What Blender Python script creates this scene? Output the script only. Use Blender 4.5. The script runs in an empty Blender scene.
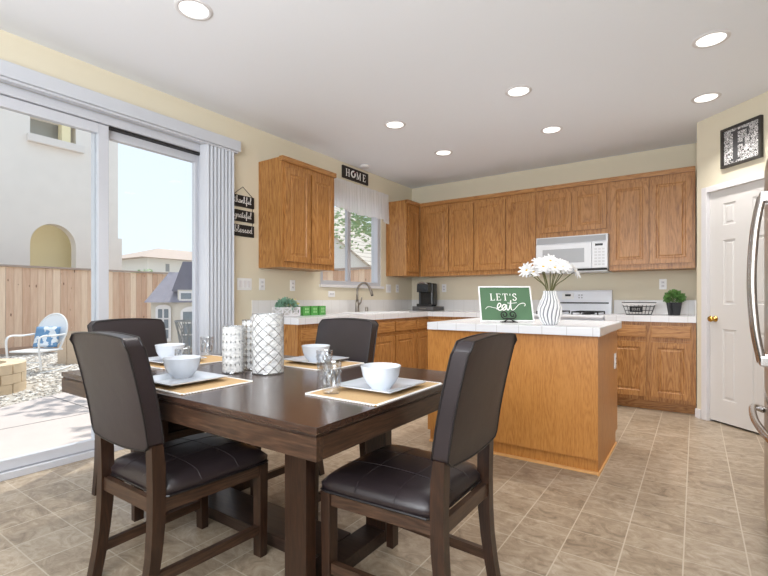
import bpy, bmesh, math, random
from mathutils import Vector, Matrix
random.seed(7)
PI = math.pi
D2R = PI/180
C = bpy.context.scene.collection
S = bpy.context.scene
H = 2.78            # ceiling
YB = 5.85           # back wall
# ------------------------------------------------------------------ camera
cam = bpy.data.cameras.new('camera'); camo = bpy.data.objects.new('camera', cam); C.objects.link(camo)
camo.location = (3.525, 0, 1.12); camo.rotation_euler = (PI/2, 0, 0.6038)
cam.lens = 451.5/768*36; cam.sensor_width = 36; cam.shift_y = 10.7/768; cam.clip_start = 0.02; cam.clip_end = 300
S.camera = camo
S.view_settings.view_transform = 'Standard'; S.view_settings.look = 'None'
S.view_settings.gamma = 1; S.view_settings.use_curve_mapping = False
S.view_settings.exposure = 0.06
# ------------------------------------------------------------------ sky, sun, lights
w = bpy.data.worlds.new('sky'); S.world = w; w.use_nodes = True
nt = w.node_tree; bg = nt.nodes['Background']
tc = nt.nodes.new('ShaderNodeTexCoord'); sx = nt.nodes.new('ShaderNodeSeparateXYZ'); rmp = nt.nodes.new('ShaderNodeValToRGB')
nt.links.new(tc.outputs['Generated'], sx.inputs[0]); nt.links.new(sx.outputs['Z'], rmp.inputs[0]); nt.links.new(rmp.outputs[0], bg.inputs[0])
rmp.color_ramp.elements[0].position = 0.0; rmp.color_ramp.elements[0].color = (0.67, 0.72, 0.765, 1)
rmp.color_ramp.elements[1].position = 0.6; rmp.color_ramp.elements[1].color = (0.55, 0.65, 0.79, 1)
bg.inputs[1].default_value = 1.45
sun = bpy.data.lights.new('sun', 'SUN'); suno = bpy.data.objects.new('sun', sun); C.objects.link(suno)
sun.energy = 3.6; sun.angle = 0.009; sun.color = (1, 0.95, 0.87)
sd = Vector((0.54*math.cos(65*D2R), -0.84*math.cos(65*D2R), -math.sin(65*D2R)))
suno.rotation_euler = sd.to_track_quat('-Z', 'Y').to_euler()
def area(name, loc, target, sx_, sy_, power, color=(1, 1, 1)):
    l = bpy.data.lights.new(name, 'AREA'); l.shape = 'RECTANGLE'; l.size = sx_; l.size_y = sy_; l.energy = power; l.color = color
    o = bpy.data.objects.new(name, l); C.objects.link(o); o.location = loc
    o.rotation_euler = (Vector(target)-Vector(loc)).to_track_quat('-Z', 'Y').to_euler()
    return o
# two unseen fill lights added behind the camera to brighten room and ceiling
area('rear_fill_light', (2.6, -2.35, 1.45), (2.6, 3, 1.35), 3.4, 2.0, 26, (0.97, 0.985, 1))
area('ceiling_fill_uplight', (3.0, -1.0, 1.75), (2.3, 1.6, 2.78), 2.4, 1.4, 112, (0.92, 0.955, 1))
LAMP_W = 7.0

# ------------------------------------------------------------------ materials
def newmat(name):
    m = bpy.data.materials.new(name); m.use_nodes = True
    n = m.node_tree.nodes; l = m.node_tree.links
    b = n['Principled BSDF']
    return m, n, l, b
def srgb(r, g, b):
    f = lambda c: ((c/255+0.055)/1.055)**2.4 if c > 10 else c/255/12.92
    return (f(r), f(g), f(b), 1)
def mat(name, col, rough=0.5, metal=0.0, spec=0.5, noise=0.0, nscale=20.0, bump=0.0):
    m, n, l, b = newmat(name)
    b.inputs['Base Color'].default_value = col; b.inputs['Roughness'].default_value = rough
    b.inputs['Metallic'].default_value = metal; b.inputs['Specular IOR Level'].default_value = spec
    if noise or bump:
        t = n.new('ShaderNodeTexCoord'); x = n.new('ShaderNodeTexNoise'); x.inputs['Scale'].default_value = nscale; x.inputs['Detail'].default_value = 4
        l.new(t.outputs['Object'], x.inputs['Vector'])
        if noise:
            mx = n.new('ShaderNodeMix'); mx.data_type = 'RGBA'
            mx.inputs[6].default_value = tuple(c*(1-noise) for c in col[:3])+(1,); mx.inputs[7].default_value = tuple(min(1, c*(1+noise)) for c in col[:3])+(1,)
            l.new(x.outputs['Fac'], mx.inputs[0]); l.new(mx.outputs[2], b.inputs['Base Color'])
        if bump:
            bp = n.new('ShaderNodeBump'); bp.inputs['Strength'].default_value = bump; bp.inputs['Distance'].default_value = 0.01
            l.new(x.outputs['Fac'], bp.inputs['Height']); l.new(bp.outputs[0], b.inputs['Normal'])
    return m
def emis(name, col, s):
    m, n, l, b = newmat(name); b.inputs['Base Color'].default_value = col
    b.inputs['Emission Color'].default_value = col; b.inputs['Emission Strength'].default_value = s
    return m
def math_node(n, l, op, a, b=None, c=None):
    x = n.new('ShaderNodeMath'); x.operation = op
    for i, v in enumerate((a, b, c)):
        if v is None: continue
        if isinstance(v, (int, float)): x.inputs[i].default_value = v
        else: l.new(v, x.inputs[i])
    return x.outputs[0]
def wood(name, c1, c2, c3, axis, rough=0.38, fig=1.0, gscale=1.0, coat=0.0):
    """oak like grain running along axis ('X','Y','Z') in object space"""
    m, n, l, b = newmat(name)
    t = n.new('ShaderNodeTexCoord'); mp = n.new('ShaderNodeMapping'); oi = n.new('ShaderNodeObjectInfo')
    sc = [1, 1, 1]; sc['XYZ'.index(axis)] = 0.09
    mp.inputs['Scale'].default_value = [s*gscale for s in sc]
    ad = n.new('ShaderNodeVectorMath'); ad.operation = 'ADD'
    l.new(t.outputs['Object'], ad.inputs[0])
    mu = n.new('ShaderNodeMath'); mu.operation = 'MULTIPLY'; mu.inputs[1].default_value = 13.7; l.new(oi.outputs['Random'], mu.inputs[0])
    l.new(mu.outputs[0], ad.inputs[1]); l.new(ad.outputs[0], mp.inputs['Vector'])
    # figure: distorted rings
    n1 = n.new('ShaderNodeTexNoise'); n1.inputs['Scale'].default_value = 10; n1.inputs['Detail'].default_value = 2; n1.inputs['Distortion'].default_value = 0.6
    l.new(mp.outputs[0], n1.inputs['Vector'])
    fr = math_node(n, l, 'FRACT', math_node(n, l, 'MULTIPLY', n1.outputs['Fac'], 13.0))
    tri = math_node(n, l, 'ABSOLUTE', math_node(n, l, 'SUBTRACT', fr, 0.5))
    n2 = n.new('ShaderNodeTexNoise'); n2.inputs['Scale'].default_value = 210; n2.inputs['Detail'].default_value = 3
    l.new(mp.outputs[0], n2.inputs['Vector'])
    mixf = math_node(n, l, 'ADD', math_node(n, l, 'MULTIPLY', tri, 0.8*fig), math_node(n, l, 'MULTIPLY', n2.outputs['Fac'], 0.82))
    r = n.new('ShaderNodeValToRGB'); e = r.color_ramp.elements
    e[0].position = 0.28; e[0].color = c3; e[1].position = 0.85; e[1].color = c1
    k = e.new(0.55); k.color = c2
    l.new(mixf, r.inputs[0]); l.new(r.outputs[0], b.inputs['Base Color'])
    b.inputs['Roughness'].default_value = rough
    b.inputs['Coat Weight'].default_value = coat; b.inputs['Coat Roughness'].default_value = 0.15
    bp = n.new('ShaderNodeBump'); bp.inputs['Strength'].default_value = 0.08; bp.inputs['Distance'].default_value = 0.002
    l.new(n2.outputs['Fac'], bp.inputs['Height']); l.new(bp.outputs[0], b.inputs['Normal'])
    return m
OAK = (srgb(186, 136, 81), srgb(168, 115, 61), srgb(128, 82, 40))
oak_z = wood('oak_vertical', *OAK, 'Z'); oak_x = wood('oak_horizontal', *OAK, 'X')
ISL = (srgb(206, 147, 82), srgb(194, 132, 64), srgb(172, 110, 48))
oak_isl = wood('oak_island', *ISL, 'Z', fig=0.45)
DKW = (srgb(82, 59, 44), srgb(62, 43, 32), srgb(42, 29, 22))
dark_x = wood('walnut_x', *DKW, 'X', rough=0.3, fig=0.8); dark_y = wood('walnut_y', *DKW, 'Y', rough=0.3, fig=0.8)
CHW = (srgb(66, 42, 29), srgb(50, 32, 22), srgb(36, 22, 16))
dark_z = wood('walnut_z', *CHW, 'Z', rough=0.3, fig=0.6)
TTP = (srgb(76, 54, 43), srgb(64, 45, 36), srgb(52, 36, 29))
dark_top = wood('walnut_top', *TTP, 'X', rough=0.24, fig=0.5, coat=0.25)
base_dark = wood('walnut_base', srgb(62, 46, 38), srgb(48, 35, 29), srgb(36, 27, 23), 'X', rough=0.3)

def leather():
    m, n, l, b = newmat('leather')
    t = n.new('ShaderNodeTexCoord')
    v = n.new('ShaderNodeTexNoise'); v.inputs['Scale'].default_value = 6; v.inputs['Detail'].default_value = 3; l.new(t.outputs['Object'], v.inputs['Vector'])
    f = n.new('ShaderNodeTexVoronoi'); f.inputs['Scale'].default_value = 240; l.new(t.outputs['Object'], f.inputs['Vector'])
    r = n.new('ShaderNodeValToRGB'); r.color_ramp.elements[0].color = srgb(32, 26, 28); r.color_ramp.elements[1].color = srgb(50, 41, 43)
    l.new(v.outputs['Fac'], r.inputs[0]); l.new(r.outputs[0], b.inputs['Base Color'])
    b.inputs['Roughness'].default_value = 0.34
    add = math_node(n, l, 'ADD', math_node(n, l, 'MULTIPLY', v.outputs['Fac'], 1.0), math_node(n, l, 'MULTIPLY', f.outputs['Distance'], 0.12))
    bp = n.new('ShaderNodeBump'); bp.inputs['Strength'].default_value = 0.25; bp.inputs['Distance'].default_value = 0.01
    l.new(add, bp.inputs['Height']); l.new(bp.outputs[0], b.inputs['Normal'])
    return m
leather_m = leather()
piping_m = mat('piping', srgb(22, 18, 20), 0.4)
stitch_m = mat('stitch', srgb(54, 46, 48), 0.6)

def grid_lines(n, l, coord, off, per, wid):
    f = math_node(n, l, 'FRACT', math_node(n, l, 'DIVIDE', math_node(n, l, 'SUBTRACT', coord, off), per))
    d = math_node(n, l, 'ABSOLUTE', math_node(n, l, 'SUBTRACT', f, 0.5))
    return math_node(n, l, 'GREATER_THAN', d, 0.5-wid/per/2)
def tile_mat(name, c, grout, px, py, ox, oy, gw, rough, mottled=None, zl=None, cf=1.0, cw_=1.0):
    m, n, l, b = newmat(name)
    g = n.new('ShaderNodeNewGeometry'); sp = n.new('ShaderNodeSeparateXYZ'); l.new(g.outputs['Position'], sp.inputs[0])
    ln = math_node(n, l, 'MAXIMUM', grid_lines(n, l, sp.outputs[0], ox, px, gw), math_node(n, l, 'MULTIPLY', grid_lines(n, l, sp.outputs[1], oy, py, gw*cw_), cf))
    if zl: ln = math_node(n, l, 'MAXIMUM', ln, grid_lines(n, l, sp.outputs[2], zl[0], zl[1], gw))
    mx = n.new('ShaderNodeMix'); mx.data_type = 'RGBA'; mx.inputs[6].default_value = c; mx.inputs[7].default_value = grout
    l.new(ln, mx.inputs[0])
    if mottled:
        n1 = n.new('ShaderNodeTexNoise'); n1.inputs['Scale'].default_value = 11; n1.inputs['Detail'].default_value = 8; n1.inputs['Roughness'].default_value = 0.72; n1.inputs['Distortion'].default_value = 1.2
        mp = n.new('ShaderNodeMapping'); mp.inputs['Scale'].default_value = (0.9, 1.3, 1); mp.inputs['Rotation'].default_value = (0, 0, 0.35)
        l.new(g.outputs['Position'], mp.inputs['Vector']); l.new(mp.outputs[0], n1.inputs['Vector'])
        wn = n.new('ShaderNodeTexWhiteNoise'); wn.noise_dimensions = '2D'
        cx_ = math_node(n, l, 'FLOOR', math_node(n, l, 'DIVIDE', math_node(n, l, 'SUBTRACT', sp.outputs[0], ox), px))
        cy_ = math_node(n, l, 'FLOOR', math_node(n, l, 'DIVIDE', math_node(n, l, 'SUBTRACT', sp.outputs[1], oy), py))
        cb = n.new('ShaderNodeCombineXYZ'); l.new(cx_, cb.inputs[0]); l.new(cy_, cb.inputs[1]); l.new(cb.outputs[0], wn.inputs['Vector'])
        fac = math_node(n, l, 'ADD', n1.outputs['Fac'], math_node(n, l, 'MULTIPLY', math_node(n, l, 'SUBTRACT', wn.outputs['Value'], 0.5), 0.10))
        r = n.new('ShaderNodeValToRGB'); e = r.color_ramp.elements
        e[0].position = 0.3; e[0].color = mottled[0]; e[1].position = 0.72; e[1].color = mottled[1]
        k = e.new(0.5); k.color = c
        l.new(fac, r.inputs[0]); l.new(r.outputs[0], mx.inputs[6])
    l.new(mx.outputs[2], b.inputs['Base Color']); b.inputs['Roughness'].default_value = rough
    bp = n.new('ShaderNodeBump'); bp.invert = True; bp.inputs['Strength'].default_value = 0.25; bp.inputs['Distance'].default_value = 0.002
    l.new(ln, bp.inputs['Height']); l.new(bp.outputs[0], b.inputs['Normal'])
    return m
floor_m = tile_mat('vinyl_tile', srgb(161, 144, 123), srgb(192, 181, 163), 0.2268, 0.2268, 3.029, 0.96, 0.0055, 0.36, (srgb(124, 108, 90), srgb(188, 175, 157)), cf=0.75)
ctile = tile_mat('counter_tile', srgb(226, 226, 229), srgb(198, 196, 196), 0.1535, 0.1535, 3.005, 3.085, 0.004, 0.22)
stile = tile_mat('splash_tile', srgb(232, 230, 228), srgb(214, 211, 206), 0.1535, 0.1535, 3.005, 3.085, 0.003, 0.25)
wall_m = mat('cream_paint', srgb(224, 215, 193), 0.85, spec=0.2, bump=0.03, nscale=120)
ceil_m = mat('ceiling_paint', srgb(243, 246, 252), 0.9, spec=0.1, bump=0.03, nscale=150)
trim_m = mat('white_trim', srgb(226, 224, 226), 0.45)
vinylw = mat('white_vinyl', srgb(200, 202, 209), 0.4)
blind_m = mat('blind_white', srgb(198, 201, 208), 0.55)
door_m = mat('door_white', srgb(220, 217, 214), 0.5)
white_pl = mat('white_plastic', srgb(240, 240, 240), 0.35)
plate_m = mat('porcelain', srgb(208, 213, 221), 0.12)
appl_m = mat('appliance_white', srgb(228, 231, 236), 0.25)
grey_pl = mat('vent_grey', srgb(178, 180, 184), 0.4)
dgrey_pl = mat('dark_grey', srgb(70, 70, 72), 0.5)
glassgrey = mat('oven_glass', srgb(176, 179, 184), 0.15)
black_m = mat('black_plastic', srgb(22, 22, 24), 0.25)
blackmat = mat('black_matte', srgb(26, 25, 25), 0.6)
darksign = mat('sign_black', srgb(44, 36, 33), 0.7, noise=0.2)
white_ink = mat('white_ink', srgb(245, 243, 240), 0.6)
steel = mat('stainless', srgb(196, 192, 190), 0.24, 1.0, noise=0.06, nscale=8)
steel_f = mat('stainless_front', srgb(178, 168, 160), 0.3, 1.0)
chrome = mat('chrome', srgb(220, 225, 232), 0.12, 1.0)
nickel = mat('brushed_nickel', srgb(150, 143, 135), 0.3, 1.0)
brass = mat('brass', srgb(212, 165, 80), 0.18, 1.0)
iron = mat('black_iron', srgb(38, 36, 36), 0.5, 0.3)
mat_m = mat('burlap', srgb(200, 166, 120), 0.9, noise=0.2, nscale=220, bump=0.3)
green_sign = mat('green_board', srgb(78, 112, 82), 0.7, noise=0.05)
leaf_m = mat('leaf_green', srgb(104, 146, 78), 0.5, noise=0.6, nscale=70)
leaf2_m = mat('succulent', srgb(122, 160, 138), 0.6, noise=0.4, nscale=25)
leaf3_m = mat('succulent_yellow', srgb(196, 188, 120), 0.6)
stem_m = mat('stem_green', srgb(106, 106, 62), 0.6)
petal_m = mat('petal', srgb(228, 227, 227), 0.6)
yolk_m = mat('flower_centre', srgb(226, 190, 60), 0.7)
gcandle = mat('green_glass', srgb(88, 158, 78), 0.12)
soap_m = mat('basket_tin', srgb(150, 146, 142), 0.4, 0.7)
stucco = mat('stucco', srgb(240, 232, 224), 0.95, noise=0.05, nscale=3)
stucco_y = mat('stucco_yellow', srgb(246, 232, 190), 0.95)
concrete = mat('concrete', srgb(204, 192, 187), 0.9, noise=0.07, nscale=4)
gravel_m = mat('gravel', srgb(186, 178, 168), 0.95, noise=0.3, nscale=30)
paver_m = mat('paver', srgb(228, 206, 176), 0.95, noise=0.16, nscale=9, bump=0.5)
rooft = mat('roof_tile', srgb(190, 172, 160), 0.9, noise=0.1, nscale=6)
shingle = mat('slate_shingle', srgb(146, 142, 152), 0.9, noise=0.15, nscale=14)
dwall = mat('far_wall', srgb(226, 222, 214), 0.95)
trunk_m = mat('bark', srgb(120, 98, 78), 0.95)
tree_m = mat('tree_leaf', srgb(168, 190, 150), 0.8, noise=0.35, nscale=4)
pwall = mat('playhouse_wall', srgb(206, 200, 190), 0.8)
pglass = mat('playhouse_glass', srgb(120, 130, 140), 0.2)
fabric_b = None
def pillow_mat():
    m, n, l, b = newmat('pillow_print')
    t = n.new('ShaderNodeTexCoord'); x = n.new('ShaderNodeTexNoise'); x.inputs['Scale'].default_value = 7; x.inputs['Detail'].default_value = 3
    l.new(t.outputs['Object'], x.inputs['Vector']); r = n.new('ShaderNodeValToRGB'); r.color_ramp.interpolation = 'CONSTANT'
    r.color_ramp.elements[0].color = srgb(112, 152, 190); r.color_ramp.elements[1].position = 0.54; r.color_ramp.elements[1].color = srgb(232, 236, 240)
    l.new(x.outputs['Fac'], r.inputs[0]); l.new(r.outputs[0], b.inputs['Base Color']); b.inputs['Roughness'].default_value = 0.9
    return m
def fence_mat():
    m, n, l, b = newmat('redwood_boards')
    t = n.new('ShaderNodeTexCoord'); sp = n.new('ShaderNodeSeparateXYZ'); l.new(t.outputs['Object'], sp.inputs[0])
    k = math_node(n, l, 'FLOOR', math_node(n, l, 'DIVIDE', sp.outputs[0], 0.145))
    wn = n.new('ShaderNodeTexWhiteNoise'); wn.noise_dimensions = '1D'; l.new(k, wn.inputs['W'])
    mp = n.new('ShaderNodeMapping'); mp.inputs['Scale'].default_value = (9, 9, 0.9); l.new(t.outputs['Object'], mp.inputs['Vector'])
    x = n.new('ShaderNodeTexNoise'); x.inputs['Scale'].default_value = 2.5; x.inputs['Detail'].default_value = 5; l.new(mp.outputs[0], x.inputs['Vector'])
    r = n.new('ShaderNodeValToRGB'); e = r.color_ramp.elements
    e[0].position = 0.2; e[0].color = srgb(206, 166, 140); e[1].position = 0.85; e[1].color = srgb(248, 224, 198)
    f = math_node(n, l, 'ADD', math_node(n, l, 'MULTIPLY', wn.outputs['Value'], 0.55), math_node(n, l, 'MULTIPLY', x.outputs['Fac'], 0.5))
    l.new(f, r.inputs[0])
    # knots
    v = n.new('ShaderNodeTexVoronoi'); v.inputs['Scale'].default_value = 1.0
    mp2 = n.new('ShaderNodeMapping'); mp2.inputs['Scale'].default_value = (6.9, 1, 2.4); l.new(t.outputs['Object'], mp2.inputs['Vector']); l.new(mp2.outputs[0], v.inputs['Vector'])
    kn = math_node(n, l, 'LESS_THAN', v.outputs['Distance'], 0.085)
    mx = n.new('ShaderNodeMix'); mx.data_type = 'RGBA'; l.new(kn, mx.inputs[0]); l.new(r.outputs[0], mx.inputs[6]); mx.inputs[7].default_value = srgb(126, 92, 72)
    l.new(mx.outputs[2], b.inputs['Base Color']); b.inputs['Roughness'].default_value = 0.9
    return m
def glass_mat(name, tint=(1, 1, 1, 1), refl=0.06):
    m, n, l, b = newmat(name); n.remove(b); out = n['Material Output']
    tr = n.new('ShaderNodeBsdfTransparent'); tr.inputs[0].default_value = tint
    gl = n.new('ShaderNodeBsdfGlossy'); gl.inputs['Roughness'].default_value = 0.02
    fr = n.new('ShaderNodeLayerWeight'); fr.inputs[0].default_value = 0.5
    sch = math_node(n, l, 'MULTIPLY_ADD', math_node(n, l, 'POWER', fr.outputs['Facing'], 5.0), 0.75, refl)
    mx = n.new('ShaderNodeMixShader'); l.new(sch, mx.inputs[0])
    l.new(tr.outputs[0], mx.inputs[1]); l.new(gl.outputs[0], mx.inputs[2]); l.new(mx.outputs[0], out.inputs[0])
    return m
pane_m = glass_mat('window_glass', (0.975, 0.99, 0.99, 1), 0.018)
tumbler_m = glass_mat('tumbler_glass', (0.94, 0.95, 0.96, 1), 0.15)
def shell_mat(name, kind):
    """hurricane glass: white mother-of-pearl pieces on clear grey glass, by UV"""
    m, n, l, b = newmat(name); out = n['Material Output']
    uv = n.new('ShaderNodeUVMap'); sp = n.new('ShaderNodeSeparateXYZ'); l.new(uv.outputs[0], sp.inputs[0])
    U, V = sp.outputs[0], sp.outputs[1]
    def cell(c, k):
        return math_node(n, l, 'ABSOLUTE', math_node(n, l, 'SUBTRACT', math_node(n, l, 'FRACT', math_node(n, l, 'MULTIPLY', c, k)), 0.5))
    if kind == 'diamond':
        a = math_node(n, l, 'ADD', math_node(n, l, 'MULTIPLY', U, 9), math_node(n, l, 'MULTIPLY', V, 6.0))
        c = math_node(n, l, 'SUBTRACT', math_node(n, l, 'MULTIPLY', U, 9), math_node(n, l, 'MULTIPLY', V, 6.0))
        gap = math_node(n, l, 'GREATER_THAN', math_node(n, l, 'MAXIMUM', cell(a, 1), cell(c, 1)), 0.445)
    else:
        ku, kv = (14, 8.0) if kind == 'circle' else (15, 6.0)
        a, c = cell(U, ku), cell(V, kv)
        d = math_node(n, l, 'SQRT', math_node(n, l, 'ADD', math_node(n, l, 'MULTIPLY', a, a), math_node(n, l, 'MULTIPLY', c, c)))
        gap = math_node(n, l, 'GREATER_THAN', d, 0.47 if kind == 'circle' else 0.58)
    tr = n.new('ShaderNodeBsdfTransparent'); tr.inputs[0].default_value = (0.86, 0.86, 0.88, 1)
    gl = n.new('ShaderNodeBsdfGlossy'); gl.inputs['Roughness'].default_value = 0.1
    m1 = n.new('ShaderNodeMixShader'); m1.inputs[0].default_value = 0.18; l.new(tr.outputs[0], m1.inputs[1]); l.new(gl.outputs[0], m1.inputs[2])
    ns = n.new('ShaderNodeTexNoise'); ns.inputs['Scale'].default_value = 18; l.new(uv.outputs[0], ns.inputs['Vector'])
    r = n.new('ShaderNodeValToRGB'); r.color_ramp.elements[0].position = 0.35; r.color_ramp.elements[0].color = srgb(186, 187, 188); r.color_ramp.elements[1].position = 0.6; r.color_ramp.elements[1].color = srgb(222, 222, 221)
    l.new(ns.outputs['Fac'], r.inputs[0]); l.new(r.outputs[0], b.inputs['Base Color']); b.inputs['Roughness'].default_value = 0.25
    mx = n.new('ShaderNodeMixShader'); l.new(gap, mx.inputs[0]); l.new(b.outputs[0], mx.inputs[1]); l.new(m1.outputs[0], mx.inputs[2]); l.new(mx.outputs[0], out.inputs[0])
    return m
def fabric_trans(name, col, tr=0.25):
    m, n, l, b = newmat(name); out = n['Material Output']; n.remove(b)
    d = n.new('ShaderNodeBsdfDiffuse'); d.inputs[0].default_value = col
    t = n.new('ShaderNodeBsdfTranslucent'); t.inputs[0].default_value = col
    p = n.new('ShaderNodeBsdfTransparent')
    m1 = n.new('ShaderNodeMixShader'); m1.inputs[0].default_value = 0.5; l.new(d.outputs[0], m1.inputs[1]); l.new(t.outputs[0], m1.inputs[2])
    m2 = n.new('ShaderNodeMixShader'); m2.inputs[0].default_value = tr; l.new(m1.outputs[0], m2.inputs[1]); l.new(p.outputs[0], m2.inputs[2]); l.new(m2.outputs[0], out.inputs[0])
    return m
sheer_m = fabric_trans('sheer_white', srgb(252, 251, 254), 0.22)
def scribble_mat():
    m, n, l, b = newmat('lace_print')
    t = n.new('ShaderNodeTexCoord'); x = n.new('ShaderNodeTexNoise'); x.inputs['Scale'].default_value = 22; x.inputs['Detail'].default_value = 1; x.inputs['Distortion'].default_value = 1.6
    l.new(t.outputs['Object'], x.inputs['Vector'])
    f = math_node(n, l, 'ABSOLUTE', math_node(n, l, 'SUBTRACT', math_node(n, l, 'FRACT', math_node(n, l, 'MULTIPLY', x.outputs['Fac'], 8.0)), 0.5))
    r = n.new('ShaderNodeValToRGB'); r.color_ramp.elements[0].position = 0.24; r.color_ramp.elements[0].color = srgb(60, 58, 58); r.color_ramp.elements[1].position = 0.29; r.color_ramp.elements[1].color = srgb(238, 236, 236)
    l.new(f, r.inputs[0]); l.new(r.outputs[0], b.inputs['Base Color']); b.inputs['Roughness'].default_value = 0.6
    return m
def vase_mat():
    m, n, l, b = newmat('vase_ribs')
    b.inputs['Base Color'].default_value = srgb(242, 242, 242); b.inputs['Roughness'].default_value = 0.5
    return m

# ------------------------------------------------------------------ mesh helpers
def BM(): return bmesh.new()
def box(bm, x0, x1, y0, y1, z0, z1, bev=0.0, seg=2):
    r = bmesh.ops.create_cube(bm, size=1.0); vs = r['verts']
    for v in vs:
        v.co = Vector((x0+(v.co.x+.5)*(x1-x0), y0+(v.co.y+.5)*(y1-y0), z0+(v.co.z+.5)*(z1-z0)))
    if bev > 0:
        es = list({e for v in vs for e in v.link_edges})
        bmesh.ops.bevel(bm, geom=es, offset=bev, segments=seg, profile=0.7, affect='EDGES', clamp_overlap=True)
    return vs
def prism(bm, pts, axis, a, b):
    """extrude polygon pts (2D, the two other axes in order) from a to b along axis"""
    def mk(p, t):
        return {'X': (t, p[0], p[1]), 'Y': (p[0], t, p[1]), 'Z': (p[0], p[1], t)}[axis]
    lo = [bm.verts.new(mk(p, a)) for p in pts]; hi = [bm.verts.new(mk(p, b)) for p in pts]
    n = len(pts)
    fs = [bm.faces.new(lo), bm.faces.new(hi[::-1])]
    for i in range(n): fs.append(bm.faces.new((lo[i], hi[i], hi[(i+1) % n], lo[(i+1) % n])))
    bmesh.ops.recalc_face_normals(bm, faces=fs)
def lathe(bm, prof, seg=32, cx=0, cy=0, cap0=True, cap1=False, rfun=None):
    rings = []
    for (r, z) in prof:
        ring = []
        for k in range(seg):
            a = 2*PI*k/seg; rr = r if rfun is None else rfun(r, z, a)
            ring.append(bm.verts.new((cx+rr*math.cos(a), cy+rr*math.sin(a), z)))
        rings.append(ring)
    uv = bm.loops.layers.uv.verify()
    nz = len(rings)-1
    fs = []
    for i in range(nz):
        for k in range(seg):
            f = bm.faces.new((rings[i][k], rings[i][(k+1) % seg], rings[i+1][(k+1) % seg], rings[i+1][k])); fs.append(f)
            for lp, (uu, vv) in zip(f.loops, ((k/seg, i/nz), ((k+1)/seg, i/nz), ((k+1)/seg, (i+1)/nz), (k/seg, (i+1)/nz))): lp[uv].uv = (uu, vv)
    if cap0: fs.append(bm.faces.new(rings[0][::-1]))
    if cap1: fs.append(bm.faces.new(rings[-1]))
    return fs
def tube(bm, pts, r, seg=8, closed=False, caps=True):
    pts = [Vector(p) for p in pts]; n = len(pts); rings = []
    prev = None
    for i, p in enumerate(pts):
        if closed: d = pts[(i+1) % n]-pts[i-1]
        else: d = pts[min(i+1, n-1)]-pts[max(i-1, 0)]
        if d.length < 1e-9: d = Vector((0, 0, 1))
        d.normalize()
        if prev is None:
            up = Vector((0, 0, 1)) if abs(d.z) < 0.9 else Vector((1, 0, 0))
            a = d.cross(up).normalized()
        else:
            a = (prev-d*prev.dot(d))
            a = a.normalized() if a.length > 1e-6 else d.orthogonal().normalized()
        prev = a; b = d.cross(a)
        rr = r[i] if isinstance(r, (list, tuple)) else r
        rings.append([bm.verts.new(p+a*rr*math.cos(2*PI*k/seg)+b*rr*math.sin(2*PI*k/seg)) for k in range(seg)])
    m = n if closed else n-1
    for i in range(m):
        A = rings[i]; B = rings[(i+1) % n]
        for k in range(seg): bm.faces.new((A[k], A[(k+1) % seg], B[(k+1) % seg], B[k]))
    if caps and not closed:
        bm.faces.new(rings[0][::-1]); bm.faces.new(rings[-1])
def arc(cx, cy, r, a0, a1, n):
    return [(cx+r*math.cos(a0+(a1-a0)*i/n), cy+r*math.sin(a0+(a1-a0)*i/n)) for i in range(n+1)]
def shift(bm, v): bmesh.ops.translate(bm, verts=bm.verts, vec=Vector(v))
def rot(bm, ang, axis, cent=(0, 0, 0)): bmesh.ops.rotate(bm, verts=bm.verts, cent=Vector(cent), matrix=Matrix.Rotation(ang, 3, axis))
def obj(name, bm, m, parent=None, smooth=False, world=False, sub=0):
    if world and parent is not None: shift(bm, -Vector(parent.location))
    me = bpy.data.meshes.new(name); bmesh.ops.recalc_face_normals(bm, faces=bm.faces) if not smooth else None
    bm.to_mesh(me); bm.free()
    if smooth:
        for p in me.polygons: p.use_smooth = True
    o = bpy.data.objects.new(name, me); C.objects.link(o); me.materials.append(m)
    if parent is not None: o.parent = parent
    if sub:
        s = o.modifiers.new('subsurf', 'SUBSURF'); s.levels = sub; s.render_levels = sub
    return o
def smooth_by_angle(o, ang=35):
    me = o.data
    for p in me.polygons: p.use_smooth = True
    bm = bmesh.new(); bm.from_mesh(me)
    for e in bm.edges:
        if len(e.link_faces) == 2 and e.calc_face_angle(0) > ang*D2R: e.smooth = False
    bm.to_mesh(me); bm.free()
    return o
def tag(o, label, cat, group=None, kind=None):
    o['label'] = label; o['category'] = cat
    if group: o['group'] = group
    if kind: o['kind'] = kind
    return o
def thing(name, label, cat, loc=(0, 0, 0), rz=0.0, group=None):
    o = bpy.data.objects.new(name, None); C.objects.link(o); o.empty_display_size = 0.05
    o.location = loc; o.rotation_euler = (0, 0, rz)
    return tag(o, label, cat, group)
def dup(root, loc, rz=None, label=None):
    r = root.copy(); C.objects.link(r); r.location = loc
    if rz is not None: r.rotation_euler = (0, 0, rz)
    if label: r['label'] = label
    for ch in list(root.children):
        c = ch.copy(); C.objects.link(c); c.parent = r
        for g in list(ch.children):
            d = g.copy(); C.objects.link(d); d.parent = c
    return r
def struct(name, bm, m, label, cat, parent=None):
    o = obj(name, bm, m, parent)
    if parent is None: tag(o, label, cat, kind='structure')
    return o
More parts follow.
